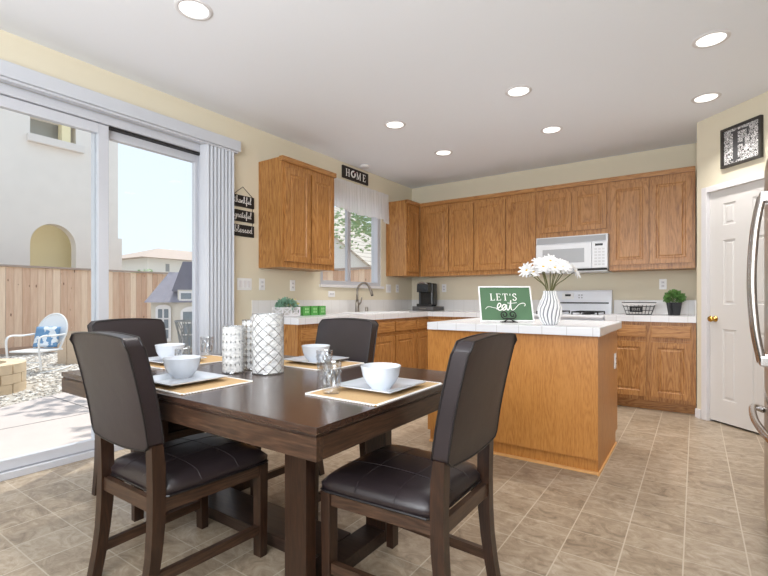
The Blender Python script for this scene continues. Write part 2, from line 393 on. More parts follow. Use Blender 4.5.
# letters drawn as strokes: polylines in (x, z), turned into flat ribbons facing -Y
def ribbon(bm, pts, w, y0, y1):
    n = len(pts); L, R = [], []
    for i in range(n):
        a = pts[max(i-1, 0)]; b = pts[min(i+1, n-1)]
        dx, dz = b[0]-a[0], b[1]-a[1]; q = math.hypot(dx, dz) or 1
        ww = w[i] if isinstance(w, (list, tuple)) else w
        nx, nz = -dz/q*ww/2, dx/q*ww/2
        L.append((pts[i][0]+nx, pts[i][1]+nz)); R.append((pts[i][0]-nx, pts[i][1]-nz))
    for i in range(n-1):
        prism(bm, [L[i], L[i+1], R[i+1], R[i]], 'Y', y0, y1)
def cat(pts, k=5):
    out = []
    n = len(pts)
    for i in range(n-1):
        p0, p1, p2, p3 = pts[max(i-1, 0)], pts[i], pts[i+1], pts[min(i+2, n-1)]
        for j in range(k):
            t = j/k
            out.append(tuple(0.5*((2*p1[c])+(-p0[c]+p2[c])*t+(2*p0[c]-5*p1[c]+4*p2[c]-p3[c])*t*t+(-p0[c]+3*p1[c]-3*p2[c]+p3[c])*t**3) for c in range(len(p1))))
    out.append(pts[-1]); return out
SERIF = {  # thick strokes and thin strokes, unit height, (width, [(pts, thickness)])
    'L': (0.62, [([(.14, 0), (.14, 1)], .13), ([(0, .03), (.6, .03)], .06), ([(0, .97), (.28, .97)], .06), ([(.585, 0), (.585, .24)], .05)]),
    'E': (0.66, [([(.14, 0), (.14, 1)], .13), ([(0, .03), (.62, .03)], .06), ([(0, .97), (.6, .97)], .06), ([(.14, .52), (.44, .52)], .06), ([(.605, 0), (.605, .24)], .05), ([(.585, .78), (.585, 1)], .05), ([(.44, .4), (.44, .64)], .05)]),
    'T': (0.72, [([(.36, 0), (.36, 1)], .13), ([(.02, .97), (.70, .97)], .06), ([(.2, .03), (.52, .03)], .06), ([(.03, .76), (.03, 1)], .05), ([(.69, .76), (.69, 1)], .05)]),
    "'": (0.22, [([(.11, .72), (.13, 1)], .1)]),
    'S': (0.56, [(cat([(.49, .80), (.42, .93), (.26, .985), (.1, .9), (.07, .74), (.2, .58), (.38, .46), (.49, .29), (.43, .09), (.27, .015), (.11, .06), (.04, .22)]), .095), ([(.5, .76), (.5, 1)], .045), ([(.035, 0), (.035, .25)], .045)]),
    'H': (0.84, [([(.15, 0), (.15, 1)], .14), ([(.69, 0), (.69, 1)], .14), ([(.15, .52), (.69, .52)], .06), ([(0, .03), (.3, .03)], .06), ([(0, .97), (.3, .97)], .06), ([(.54, .03), (.84, .03)], .06), ([(.54, .97), (.84, .97)], .06)]),
    'O': (0.84, [(cat([(.42, .97), (.15, .82), (.08, .5), (.15, .18), (.42, .03), (.69, .18), (.76, .5), (.69, .82), (.42, .97)]), .12)]),
    'M': (1.0, [([(.14, 0), (.14, 1)], .08), ([(.84, 0), (.84, 1)], .14), ([(.14, .98), (.48, .05)], .13), ([(.48, .05), (.84, .98)], .06), ([(0, .03), (.28, .03)], .06), ([(.7, .03), (.98, .03)], .06), ([(0, .97), (.2, .97)], .06), ([(.8, .97), (.98, .97)], .06)]),
    'F': (0.66, [([(.16, 0), (.16, 1)], .15), ([(0, .97), (.62, .97)], .06), ([(.0, .03), (.34, .03)], .06), ([(.16, .52), (.46, .52)], .06), ([(.60, .72), (.60, 1)], .06), ([(.46, .38), (.46, .66)], .06)]),
}
def word(bm, txt, x, z, h, gap, y0, y1, bold=1.0):
    for ch in txt:
        wd, st = SERIF[ch]
        for pts, t in st: ribbon(bm, [(x+p[0]*h, z+p[1]*h) for p in pts], t*h*bold, y0, y1)
        x += (wd+gap)*h
    return x
SCRIPT = {  # joined hand lettering, x-height 0.5
    'a': (.42, [(.0, .02), (.12, .36), (.28, .46), (.34, .38), (.2, .48), (.07, .28), (.12, .03), (.26, .12), (.34, .42), (.32, .1), (.42, .04)]),
    'b': (.40, [(.0, .04), (.16, .6), (.2, .98), (.1, .9), (.08, .3), (.14, .02), (.28, .06), (.32, .3), (.22, .4), (.26, .3), (.40, .26)]),
    'd': (.44, [(.0, .02), (.1, .32), (.26, .46), (.1, .4), (.06, .14), (.16, .02), (.28, .2), (.36, .98), (.32, .1), (.44, .04)]),
    'e': (.36, [(.0, .04), (.2, .22), (.26, .38), (.16, .48), (.06, .3), (.1, .05), (.22, .02), (.36, .14)]),
    'f': (.32, [(.0, .06), (.18, .6), (.22, .92), (.12, .9), (.1, .3), (.08, -.3), (.16, -.28), (.16, .06), (.32, .1)]),
    'g': (.42, [(.02, .1), (.12, .4), (.28, .46), (.1, .4), (.08, .12), (.2, .06), (.32, .44), (.28, -.2), (.14, -.36), (.1, -.22), (.42, .08)]),
    'h': (.44, [(.0, .04), (.16, .6), (.18, .96), (.08, .9), (.06, .0), (.14, .36), (.28, .44), (.3, .08), (.44, .06)]),
    'k': (.42, [(.0, .04), (.14, .6), (.16, .96), (.06, .9), (.06, .0), (.12, .26), (.28, .44), (.14, .24), (.3, .02), (.42, .08)]),
    'l': (.26, [(.0, .04), (.16, .6), (.18, .96), (.08, .9), (.08, .1), (.14, .02), (.26, .1)]),
    'n': (.44, [(.0, .06), (.06, .42), (.08, .02), (.18, .36), (.28, .42), (.3, .08), (.44, .06)]),
    'r': (.34, [(.0, .06), (.08, .46), (.12, .38), (.24, .42), (.2, .08), (.34, .06)]),
    's': (.34, [(.0, .04), (.14, .46), (.2, .3), (.22, .1), (.1, .02), (.2, .04), (.34, .1)]),
    't': (.30, [(.0, .06), (.12, .4), (.14, .84), (.1, .2), (.16, .02), (.30, .1)]),
    'u': (.42, [(.0, .3), (.06, .44), (.06, .1), (.16, .02), (.28, .42), (.28, .08), (.42, .06)]),
}
def script(bm, txt, x, z, h, wt, y0, y1, squeeze=1.0):
    pts = []
    for ch in txt:
        wd, ps = SCRIPT[ch]
        pts += [(x+p[0]*h*squeeze, z+p[1]*h) for p in (ps if not pts else ps[1:])]
        if ch == 't': ribbon(bm, [(x-.02*h, z+.6*h), (x+.26*h*squeeze, z+.62*h)], wt*.8, y0, y1)
        x += wd*h*squeeze
    ribbon(bm, cat(pts, 4), wt, y0, y1)
    return x

# ================================================================== THE SETTING
bm = BM(); box(bm, -0.15, 4.8, -2.65, 6.0, -0.09, 0); struct('floor', bm, floor_m, 'tan stone look vinyl tile floor with pale grout lines', 'floor')
bm = BM(); box(bm, -0.15, 4.8, -2.65, 6.0, H, H+.12); struct('ceiling', bm, ceil_m, 'flat white painted kitchen ceiling', 'ceiling')
DY0, DY1, DZ = 0.55, 2.362, 2.45
WY0, WY1, WZ0, WZ1 = 3.83, 5.05, 1.285, 2.40
bm = BM()
for (a, b_, c, d) in ((-2.65, DY0, 0, H), (DY0, DY1, DZ, H), (DY1, WY0, 0, H), (WY0, WY1, 0, WZ0), (WY0, WY1, WZ1, H), (WY1, 6.0, 0, H)):
    box(bm, -0.15, 0, a, b_, c, d)
struct('wall_left', bm, wall_m, 'cream painted wall with sliding door and sink window', 'wall')
bm = BM(); box(bm, 0, 4.8, YB, 6.0, 0, H); struct('wall_back', bm, wall_m, 'cream painted wall behind the stove and oak cabinets', 'wall')
bm = BM(); box(bm, 3.536, 3.66, 5.19, YB, 0, H); struct('wall_pantry_side', bm, wall_m, 'short cream wall stub beside the right end of the cabinets', 'wall')
PX, PY = 3.536, 5.184
bm = BM()
for (a, b_, c, d) in ((0, .111, 0, H), (.111, .766, 2.095, H), (.766, 1.575, 0, H)): box(bm, a, b_, 0, .10, c, d)
o = struct('wall_pantry', bm, wall_m, 'cream angled wall holding the white pantry door', 'wall'); o.location = (PX, PY, 0); o.rotation_euler = (0, 0, -PI/4)
bm = BM(); box(bm, 4.65, 4.8, -2.65, YB, 0, H); struct('wall_right', bm, wall_m, 'cream wall behind the refrigerator', 'wall')
bm = BM()
for (a, b_, c, d) in ((0, .8, 0, H), (.8, 4.4, 0, .4), (.8, 4.4, 2.5, H), (4.4, 4.65, 0, H)): box(bm, a, b_, -2.65, -2.5, c, d)
struct('wall_rear', bm, wall_m, 'cream wall with wide window behind the camera', 'wall')
bm = BM()
for x in (.8, 2.57, 4.34): box(bm, x, x+.06, -2.62, -2.54, .4, 2.5)
box(bm, .8, 4.4, -2.62, -2.54, .4, .46); box(bm, .8, 4.4, -2.62, -2.54, 2.44, 2.5)
wf = struct('window_2', bm, vinylw, 'wide white window behind the camera', 'window')
bm = BM(); box(bm, .86, 4.34, -2.582, -2.578, .46, 2.44); obj('glass_pane', bm, pane_m, wf)
# roof eave outside above the door
bm = BM(); box(bm, -0.42, -0.15, -2.65, 9, 2.60, 2.74); struct('trim_eave', bm, trim_m, 'white roof eave over the patio door', 'eave')

# ---- door_1 : patio slider
bm = BM()
X0, X1 = -0.13, 0.012
box(bm, X0, X1, DY0, DY1, 2.385, DZ, .004)            # head
box(bm, X0, X1, DY0, DY0+.06, 0.045, 2.385, .004); box(bm, X0, X1, DY1-.028, DY1, 0.045, 2.385, .004)
box(bm, X0, X1+.012, DY0, DY1, 0.0, .045, .004)      # sill track
d1 = struct('door_1', bm, vinylw, 'white framed sliding glass patio door on left wall', 'patio door')
def sash(name, y0, y1, x0, x1, sl, sr):
    bm = BM()
    box(bm, x0, x1, y0, y0+sl, .05, 2.38, .004); box(bm, x0, x1, y1-sr, y1, .05, 2.38, .004)
    box(bm, x0, x1, y0+sl, y1-sr, .05, .115, .004); box(bm, x0, x1, y0+sl, y1-sr, 2.31, 2.38, .004)
    s = obj(name, bm, vinylw, d1)
    bm = BM(); xm = (x0+x1)/2; box(bm, xm-.004, xm+.004, y0+sl, y1-sr, .115, 2.31); obj('glass_pane', bm, pane_m, s)
    return s
sash('fixed_sash', DY0+.06, 1.575, -.05, -.005, .07, .07)
s2 = sash('sliding_sash', 1.50, DY1-.028, -.11, -.06, .075, .03)
bm = BM(); box(bm, -.059, -.004, 1.58, DY1-.03, 2.372, 2.384); obj('sash_shadow_gap', bm, blackmat, d1)  # black strip standing in for the shade in the gap above the sash

# ---- window_1 : sink window
bm = BM(); fx0, fx1 = -.12, -.015
box(bm, fx0, fx1, WY0+.001, WY0+.06, WZ0+.001, WZ1-.001); box(bm, fx0, fx1, WY1-.07, WY1-.001, WZ0+.001, WZ1-.001)
box(bm, fx0, fx1-.001, WY0+.06, WY1-.07, WZ0+.001, WZ0+.05); box(bm, fx0, fx1-.001, WY0+.06, WY1-.07, WZ1-.06, WZ1-.001)
box(bm, fx0+.02, fx1-.04, 4.39, 4.452, WZ0+.05, WZ1-.06, .003)
w1 = struct('window_1', bm, vinylw, 'white framed sliding window above the sink', 'window')
bm = BM(); box(bm, -.075, -.071, WY0+.06, WY1-.07, WZ0+.05, WZ1-.06); obj('glass_pane', bm, pane_m, w1)
bm = BM(); box(bm, -.0, .035, WY0-.02, WY1+.02, WZ0-.03, WZ0+.002, .004); obj('window_sill', bm, trim_m, w1)
# ---- door_2 : pantry door in the angled wall
def at_pantry(o):
    o.location = (PX, PY, 0); o.rotation_euler = (0, 0, -PI/4); return o
def panel_slab(bm, w_, h_, t, panels, d=.008, z0=0):
    """door slab with recessed mouldings; front faces -Y at y=0; panels as (x0, x1, z0, z1)"""
    xs = sorted({0, w_} | {p[0] for p in panels} | {p[1] for p in panels}); zs = sorted({0, h_} | {p[2] for p in panels} | {p[3] for p in panels})
    grid = {}
    for x in xs:
        for z in zs: grid[x, z] = bm.verts.new((x, 0, z+z0))
    inner = []
    for i in range(len(xs)-1):
        for j in range(len(zs)-1):
            f = bm.faces.new((grid[xs[i], zs[j]], grid[xs[i+1], zs[j]], grid[xs[i+1], zs[j+1]], grid[xs[i], zs[j+1]]))
            cx_, cz_ = (xs[i]+xs[i+1])/2, (zs[j]+zs[j+1])/2
            if any(p[0] < cx_ < p[1] and p[2] < cz_ < p[3] for p in panels): inner.append((f, cx_, cz_))
    for p in panels:
        fs = [f for f, a, c in inner if f.is_valid and p[0] < a < p[1] and p[2] < c < p[3]]
        if len(fs) > 1: fs = bmesh.ops.dissolve_faces(bm, faces=fs)['region']
        yield_faces = fs
        bmesh.ops.inset_region(bm, faces=yield_faces, thickness=.010, depth=0)
        for f in yield_faces:
            pass
        bmesh.ops.inset_region(bm, faces=yield_faces, thickness=.009, depth=-d)
        bmesh.ops.inset_region(bm, faces=yield_faces, thickness=.022, depth=0)
        bmesh.ops.inset_region(bm, faces=yield_faces, thickness=.012, depth=d*.7)
    # sides and back
    box(bm, 0, w_, .012, t, z0, z0+h_)
    for a, b_ in (((0, 0), (0, h_)), ((w_, 0), (w_, h_)), ((0, 0), (w_, 0)), ((0, h_), (w_, h_))):
        v = [bm.verts.new((a[0], 0, a[1]+z0)), bm.verts.new((b_[0], 0, b_[1]+z0)), bm.verts.new((b_[0], .012, b_[1]+z0)), bm.verts.new((a[0], .012, a[1]+z0))]
        bm.faces.new(v)
bm = BM()
cols = ((.125, .255), (.39, .52)); rows = ((.20, .83), (1.045, 1.63), (1.75, 1.955))
panel_slab(bm, .636, 2.075, .036, [(a, b_, c, d) for (a, b_) in cols for (c, d) in rows], z0=.018)
shift(bm, (.12, .02, 0))
d2 = at_pantry(struct('door_2', bm, door_m, 'white six panel pantry door with brass knob', 'pantry door'))
bm = BM(); lathe(bm, [(.0, 0), (.026, 0), (.026, .006), (.011, .012), (.010, .03), (.022, .038), (.027, .052), (.022, .064), (.0, .068)], 20, cap0=False)
rot(bm, PI/2, 'X'); shift(bm, (.176, .02, .937)); obj('door_knob', bm, brass, d2, smooth=True)
bm = BM()
for z in (.25, 1.05, 1.85): box(bm, .755, .765, .005, .02, z, z+.09)
obj('hinge', bm, brass, d2)
bm = BM(); cw = .053
box(bm, .111-cw+.004, .117, -.016, 0, 0, 2.09+cw, .004); box(bm, .760, .760+cw, -.016, 0, 0, 2.09+cw, .004); box(bm, .117, .760, -.016, 0, 2.09, 2.09+cw, .004)
box(bm, .111, .119, 0, .1, 0, 2.092); box(bm, .758, .766, 0, .1, 0, 2.092)
at_pantry(struct('trim_1', bm, trim_m, 'white casing around the pantry door', 'door casing'))
bm = BM(); box(bm, -.008, .048, -.014, 0, 0, .085, .004); box(bm, .828, 1.56, -.014, 0, 0, .085, .004)
at_pantry(struct('baseboard_pantry', bm, trim_m, 'short white baseboard beside the pantry door', 'baseboard'))
bm = BM(); box(bm, 0, .014, DY1+.02, 2.84, 0, .085, .004); box(bm, 0, .014, -2.5, DY0-.01, 0, .085, .004)
struct('baseboard_left', bm, trim_m, 'white baseboard along the patio door wall', 'baseboard')

# ================================================================== OUTSIDE
GZ = -.12
bm = BM(); box(bm, -60, -.15, -30, 60, GZ-.2, GZ); struct('ground', bm, gravel_m, 'gravel covered back yard ground', 'ground')
bm = BM(); pp = [(-.15, -3), (-2.0, -3), (-2.45, .6), (-2.75, 1.68), (-3.02, 2.24), (-3.29, 2.8), (-3.9, 4.1), (-3.9, 7.3), (-.15, 7.3)]
prism(bm, pp, 'Z', GZ+.0005, GZ+.045)
struct('patio_slab', bm, concrete, 'pale concrete patio slab outside the door', 'patio')
bm = BM()
def seam(a, b_):
    d = Vector((b_[0]-a[0], b_[1]-a[1])).normalized(); n_ = Vector((-d.y, d.x))*.006
    prism(bm, [(a[0]+n_.x, a[1]+n_.y), (b_[0]+n_.x, b_[1]+n_.y), (b_[0]-n_.x, b_[1]-n_.y), (a[0]-n_.x, a[1]-n_.y)], 'Z', GZ+.0448, GZ+.0462)
seam((-3.0, 2.24), (-.2, 2.2)); seam((-1.7, -2.9), (-1.7, 7.2))
struct('trim_patio_joint', bm, dgrey_pl, 'dark control joints in the patio slab', 'joint')
# gravel : uncountable
ico_v = []; g_ = (1+5**.5)/2
for a, b_ in ((-1, g_), (1, g_), (-1, -g_), (1, -g_)): ico_v.append((a, b_, 0))
for a, b_ in ((-1, g_), (1, g_), (-1, -g_), (1, -g_)): ico_v.append((0, a, b_))
for a, b_ in ((-1, g_), (1, g_), (-1, -g_), (1, -g_)): ico_v.append((b_, 0, a))
ico_f = [(0, 11, 5), (0, 5, 1), (0, 1, 7), (0, 7, 10), (0, 10, 11), (1, 5, 9), (5, 11, 4), (11, 10, 2), (10, 7, 6), (7, 1, 8), (3, 9, 4), (3, 4, 2), (3, 2, 6), (3, 6, 8), (3, 8, 9), (4, 9, 5), (2, 4, 11), (6, 2, 10), (8, 6, 7), (9, 8, 1)]
gv, gf = [], []
cnt = 0
while cnt < 5200:
    x = random.uniform(-8.4, -2.5); y = random.uniform(.8, 5.5)
    if x > -2.45-(y-.6)*.43: continue
    if (x+4.30)**2+(y-1.8)**2 < .62**2: continue
    s_ = random.uniform(.012, .03)*(1 if x > -5 else 1.25); M3 = Matrix.Rotation(random.uniform(0, 6), 3, 'Z') @ Matrix.Rotation(random.uniform(0, 6), 3, 'X')
    k0 = len(gv)
    for v in ico_v:
        q = M3 @ Vector(v); gv.append((x+q.x*s_*.55*random.uniform(.8, 1.2), y+q.y*s_*.55*random.uniform(.8, 1.2), GZ+.01+max(q.z*s_*.4, -.012)))
    gf += [tuple(k0+i for i in f) for f in ico_f]; cnt += 1
me = bpy.data.meshes.new('gravel'); me.from_pydata(gv, [], gf); go = bpy.data.objects.new('gravel', me); C.objects.link(go)
def stone_mat():
    m, n, l, b = newmat('stones'); g = n.new('ShaderNodeNewGeometry'); r = n.new('ShaderNodeValToRGB'); e = r.color_ramp.elements
    e[0].color = srgb(176, 170, 164); e[1].color = srgb(246, 241, 234); k = e.new(.5); k.color = srgb(218, 208, 197)
    l.new(g.outputs['Random Per Island'], r.inputs[0]); l.new(r.outputs[0], b.inputs['Base Color']); b.inputs['Roughness'].default_value = .9
    return m
me.materials.append(stone_mat()); tag(go, 'grey and white gravel stones beyond the patio', 'gravel', kind='stuff')

fence_m = fence_mat()
def fence(loc, rz, L, hgt, label):
    t = thing('board_fence', label, 'fence', loc, rz)
    bm = BM(); x = 0
    while x < L:
        dy = random.choice((0, 0, 0, .006)); box(bm, x, min(x+.139, L), dy, dy+.02, .06+random.uniform(0, .02), hgt+random.uniform(-.008, .004)); x += .145
    obj('board_panel', bm, fence_m, t)
    bm = BM(); box(bm, 0, L, -.05, .07, hgt+.006, hgt+.045); obj('top_rail', bm, mat('rail_wood', srgb(176, 158, 146), .9, noise=.15), t)
    bm = BM(); box(bm, 0, L, -.022, -.002, .05, .18); obj('bottom_rail', bm, mat('rail_wood_low', srgb(188, 156, 134), .9, noise=.15), t)
    k = 0
    while k*2.4 < L:
        bm = BM(); box(bm, k*2.4, k*2.4+.09, .028, .118, 0, hgt); obj('post', bm, fence_m, t); k += 1
    return t
fence((-8.7, -3, GZ), PI/2, 12, 1.93, 'weathered redwood board fence along the back of the yard')
fence((-8.6, 7.6, GZ), 0, 8.3, 1.86, 'redwood board fence seen through the sink window')

# neighbour house behind the far fence
t = thing('neighbor_house', 'tall beige stucco house with arched opening behind the fence', 'house', (-10.2, 5, GZ))
bm = BM(); A0, A1, AZ = 4.277, 5.297, 2.50; yc = (A0+A1)/2; ra = (A1-A0)/2
box(bm, -10.5, -10.2, -4, A0, GZ, 9); box(bm, -10.5, -10.2, A1, 6.37, GZ, 9)
pa = [(yc+ra*math.cos(PI*(1-i/16)), AZ+ra*1.1*math.sin(PI*i/16)) for i in range(17)]
for i in range(16): prism(bm, [pa[i], pa[i+1], (pa[i+1][0], 5.22), (pa[i][0], 5.22)], 'X', -10.5, -10.2)
box(bm, -10.5, -10.2, A0, A1, 5.74, 9)
box(bm, -16, -10.5, 6.2, 6.37, GZ, 9)
box(bm, -16, -10.2, 6.371, 6.48, GZ, 2.86)
obj('wall', bm, stucco, t, world=True)
bm = BM(); box(bm, -11.0, -10.9, 3.6, 6.0, GZ, 3.3); box(bm, -10.9, -10.5, 5.75, 5.85, GZ, 3.3)
obj('porch_recess', bm, stucco_y, t, world=True)
bm = BM(); box(bm, -10.65, -10.6, A0-.1, A1+.1, 5.1, 5.9); obj('window_pane', bm, mat('nbr_pane', srgb(168, 166, 158), .3), t, world=True)
bm = BM(); box(bm, -10.2, -10.05, 4.2, 5.45, 5.05, 5.24, .01); obj('window_ledge', bm, mat('ledge', srgb(232, 224, 218), .9), t, world=True)
bm = BM(); box(bm, -10.45, -10.2, 4.97, 5.17, 5.24, 5.74); obj('column', bm, stucco_y, t, world=True)
# far house
t = thing('distant_house', 'distant pale house with low hip roof beyond the fence', 'house', (-28, 18, GZ))
bm = BM(); box(bm, -32, -25, 15.0, 23, GZ, 3.72); obj('wall', bm, dwall, t, world=True)
bm = BM(); v = [bm.verts.new(p) for p in ((-32.5, 14.4, 3.72), (-24.5, 14.4, 3.72), (-24.5, 23.6, 3.72), (-32.5, 23.6, 3.72), (-28.5, 17.6, 4.75), (-28.5, 20.4, 4.75))]
for f in ((0, 1, 4), (1, 2, 5, 4), (2, 3, 5), (3, 0, 4, 5), (0, 3, 2, 1)): bm.faces.new([v[i] for i in f])
obj('roof', bm, rooft, t, world=True)
bm = BM(); box(bm, -25.02, -24.98, 16.2, 16.45, 2.9, 3.4); obj('window', bm, mat('far_window', srgb(150, 150, 150), .4), t, world=True)
# house behind the side fence (sink window)
t = thing('gabled_house', 'white gabled house with tan shingle roof outside the sink window', 'house', (-7.2, 13, GZ))
bm = BM(); prism(bm, [(-10.8, GZ), (-4.4, GZ), (-4.4, 1.48), (-7.6, 3.75), (-10.8, 1.48)], 'Y', 12.0, 12.2)
obj('gable_wall', bm, mat('gable_white', srgb(226, 226, 224), .9), t, world=True)
def shingle_rows():
    m, n, l, b = newmat('tan_shingle'); g = n.new('ShaderNodeNewGeometry'); sp = n.new('ShaderNodeSeparateXYZ'); l.new(g.outputs['Position'], sp.inputs[0])
    ln = grid_lines(n, l, sp.outputs[2], 0, .17, .035); mx = n.new('ShaderNodeMix'); mx.data_type = 'RGBA'
    mx.inputs[6].default_value = srgb(206, 196, 184); mx.inputs[7].default_value = srgb(168, 156, 146); l.new(ln, mx.inputs[0]); l.new(mx.outputs[2], b.inputs['Base Color']); b.inputs['Roughness'].default_value = .9
    return m
bm = BM()
q = [(-7.7, 11.85, 3.90), (-4.2, 11.85, 1.42), (-7.097, 16.0, 2.596), (-9.679, 16.0, 5.409)]
lo = [bm.verts.new(p) for p in q]; hi = [bm.verts.new((p[0], p[1]-.04, p[2]+.1)) for p in q]
bm.faces.new(lo[::-1]); bm.faces.new(hi)
for i in range(4): bm.faces.new((lo[i], lo[(i+1) % 4], hi[(i+1) % 4], hi[i]))
obj('roof', bm, shingle_rows(), t, world=True)
def tree(loc, hgt, rad, label, n=900, ls=.09, col=tree_m, squash=.8, group=None):
    t = thing('leafy_tree', label, 'tree', loc)
    bm = BM(); tube(bm, [(0, 0, 0), (.05, 0, hgt*.4), (-.03, .05, hgt*.8)], [rad*.09, rad*.07, rad*.04], 8); obj('trunk', bm, trunk_m, t, smooth=True)
    vs, fs = [], []
    blobs = [(random.uniform(-.6, .6)*rad, random.uniform(-.6, .6)*rad, hgt+random.uniform(-.5, .5)*rad*squash, rad*random.uniform(.3, .55)) for _ in range(9)]
    for i in range(n):
        bx, by, bz, br = random.choice(blobs); u = Vector((random.gauss(0, 1), random.gauss(0, 1), random.gauss(0, 1))).normalized()*br*random.random()**.4
        c = Vector((bx, by, bz))+u; R3 = Matrix.Rotation(random.uniform(0, 6.3), 3, 'Z') @ Matrix.Rotation(random.uniform(0, 3), 3, 'X'); k0 = len(vs)
        for p in ((-1, 0, 0), (0, -.5, .1), (1, 0, 0), (0, .5, .1)): vs.append(tuple(c+R3 @ Vector(p)*ls*random.uniform(.7, 1.3)))
        fs.append((k0, k0+1, k0+2, k0+3))
    me = bpy.data.meshes.new('foliage'); me.from_pydata(vs, [], fs); me.materials.append(col); f = bpy.data.objects.new('foliage', me); C.objects.link(f); f.parent = t
    return t
tree((-3.1, 9.6, GZ), 3.55, 1.5, 'leafy green tree outside the sink window', n=2600, ls=.075)
tree((-3.3, 5.7, GZ), 7.0, 1.5, 'tall thin shade tree over the yard, behind the wall beside the door', n=260, ls=.12, squash=.35)
tree((-12.6, 8.2, GZ), 1.95, .55, 'small green tree top peeking above the fence', n=700, ls=.06, squash=.5)

# playhouse in the yard
CAMP = Vector((3.525, 0, 1.12)); Fv = Vector((-math.sin(.6038), math.cos(.6038), 0)); Rv = Vector((math.cos(.6038), math.sin(.6038), 0))
php = CAMP+6.0*(Fv+(151-384)/451.5*Rv)
t = thing('playhouse', 'small grey playhouse with dark shingle roof and white arched windows', 'playhouse', (php.x, php.y, GZ), 47*D2R)
Z0 = -GZ
bm = BM(); box(bm, 0, 1.7, 0, 1.1, 0, 1.10+Z0); box(bm, .30, 1.3, -.05, .0, 0, 1.05+Z0); prism(bm, [(.34, 1.05+Z0), (1.24, 1.05+Z0), (1.24, 1.24+Z0), (.34, 1.24+Z0)], 'Y', -.05, .3); obj('wall', bm, pwall, t)
bm = BM(); v = [bm.verts.new(p) for p in ((-.06, -.1, 1.07+Z0), (1.76, -.1, 1.07+Z0), (1.76, 1.2, 1.07+Z0), (-.06, 1.2, 1.07+Z0), (.12, .45, 1.50+Z0), (1.6, .45, 1.50+Z0))]
for f in ((0, 1, 5, 4), (1, 2, 5), (2, 3, 4, 5), (3, 0, 4), (0, 3, 2, 1)): bm.faces.new([v[i] for i in f])
obj('roof', bm, shingle, t)
bm = BM(); prism(bm, [(.26, 1.22+Z0), (1.32, 1.22+Z0), (1.22, 1.62+Z0), (.40, 1.62+Z0)], 'Y', -.03, .45); obj('dormer_roof', bm, mat('slate_dark', srgb(118, 118, 132), .9, noise=.15, nscale=14), t)
def arched(parent, x0, x1, z0, z1, nx, nz, y, name):
    bm = BM(); cx_ = (x0+x1)/2; r_ = (x1-x0)/2
    pts = [(x0, z0), (x1, z0)]+[(cx_+r_*math.cos(a), z1-r_*.5+r_*.5*math.sin(a)) for a in [PI*i/10 for i in range(11)]]
    prism(bm, pts, 'Y', y-.02, y-.001); f = obj(name, bm, trim_m, parent)
    ww = (x1-x0-.04)/nx
    bm = BM()
    for i in range(nx):
        for j in range(nz):
            hh = (z1-z0-.06-r_*.2)/nz; box(bm, x0+.02+i*ww+.012, x0+.02+(i+1)*ww-.012, y-.028, y-.021, z0+.03+j*hh+.01, z0+.03+(j+1)*hh-.01)
    obj('pane', bm, pglass, f)
arched(t, .06, .25, .55+Z0, 1.04+Z0, 2, 3, 0, 'arched_window')
arched(t, .38, .72, .45+Z0, 1.02+Z0, 2, 3, -.05, 'arched_door')
bm = BM(); box(bm, .36, .70, -.07, -.051, 1.09+Z0, 1.22+Z0); f = obj('dormer_window', bm, trim_m, t)
bm = BM(); box(bm, .385, .515, -.076, -.071, 1.115+Z0, 1.195+Z0); box(bm, .545, .675, -.076, -.071, 1.115+Z0, 1.195+Z0); obj('pane', bm, pglass, f)

# lattice plant stand
pl = CAMP+4.7*(Fv+(189-384)/451.5*Rv)
t = thing('lattice_plant_stand', 'grey metal lattice basket stand on the patio', 'plant stand', (pl.x, pl.y, GZ+.0455))
bm = BM(); zt, zb, rt, rb = .965, .62, .135, .075
for k in range(10):
    for sgn in (1, -1):
        tube(bm, [((rb+(rt-rb)*(i/6)**1.4)*math.cos(2*PI*k/10+sgn*i*.15), (rb+(rt-rb)*(i/6)**1.4)*math.sin(2*PI*k/10+sgn*i*.15), zb+(zt-zb)*i/6) for i in range(7)], .005, 5)
for r_, z in ((rt, zt), (rb, zb)): tube(bm, [(r_*math.cos(2*PI*k/20), r_*math.sin(2*PI*k/20), z) for k in range(20)], .006, 6, closed=True)
obj('basket', bm, mat('grey_metal', srgb(134, 138, 142), .5, .3), t)
for k in range(3):
    bm = BM(); a = 2*PI*k/3+.4; tube(bm, [(rb*math.cos(a), rb*math.sin(a), zb), (.05*math.cos(a), .05*math.sin(a), .3), (.15*math.cos(a), .15*math.sin(a), .006)], .006, 6); obj('leg', bm, iron, t)

# white lawn chair with round back
t = thing('lawn_chair', 'white metal rocking lawn chair with round back on the gravel', 'chair', (-5.61, 2.96, GZ+.012), -149*D2R); t.scale = (.93, .93, .93)
wm = mat('white_enamel', srgb(246, 246, 246), .35)
bm = BM(); pts = []
for i in range(29):
    a = -PI*.12+PI*1.24*i/28; pts.append((.285*math.cos(a), -.226-.30*(.70+.33*math.sin(a)-.40), .70+.33*math.sin(a)))
tube(bm, [(.25, -.2, .40)]+pts+[(-.25, -.2, .40)], .019, 8); obj('back_frame', bm, wm, t, smooth=True)
bm = BM(); c = [(.27*math.cos(2*PI*i/28), .70+.31*math.sin(2*PI*i/28)) for i in range(28)]; c = [(p[0], max(p[1], .40)) for p in c]
fr = [bm.verts.new((p[0], -.22-.30*(p[1]-.40), p[1])) for p in c]; bk = [bm.verts.new((p[0], -.232-.30*(p[1]-.40), p[1])) for p in c]
bm.faces.new(fr); bm.faces.new(bk[::-1])
for i in range(28): bm.faces.new((fr[i], bk[i], bk[(i+1) % 28], fr[(i+1) % 28]))
obj('backrest', bm, wm, t)
bm = BM(); box(bm, -.28, .28, -.24, .30, .37, .40, .012); obj('seat', bm, wm, t)
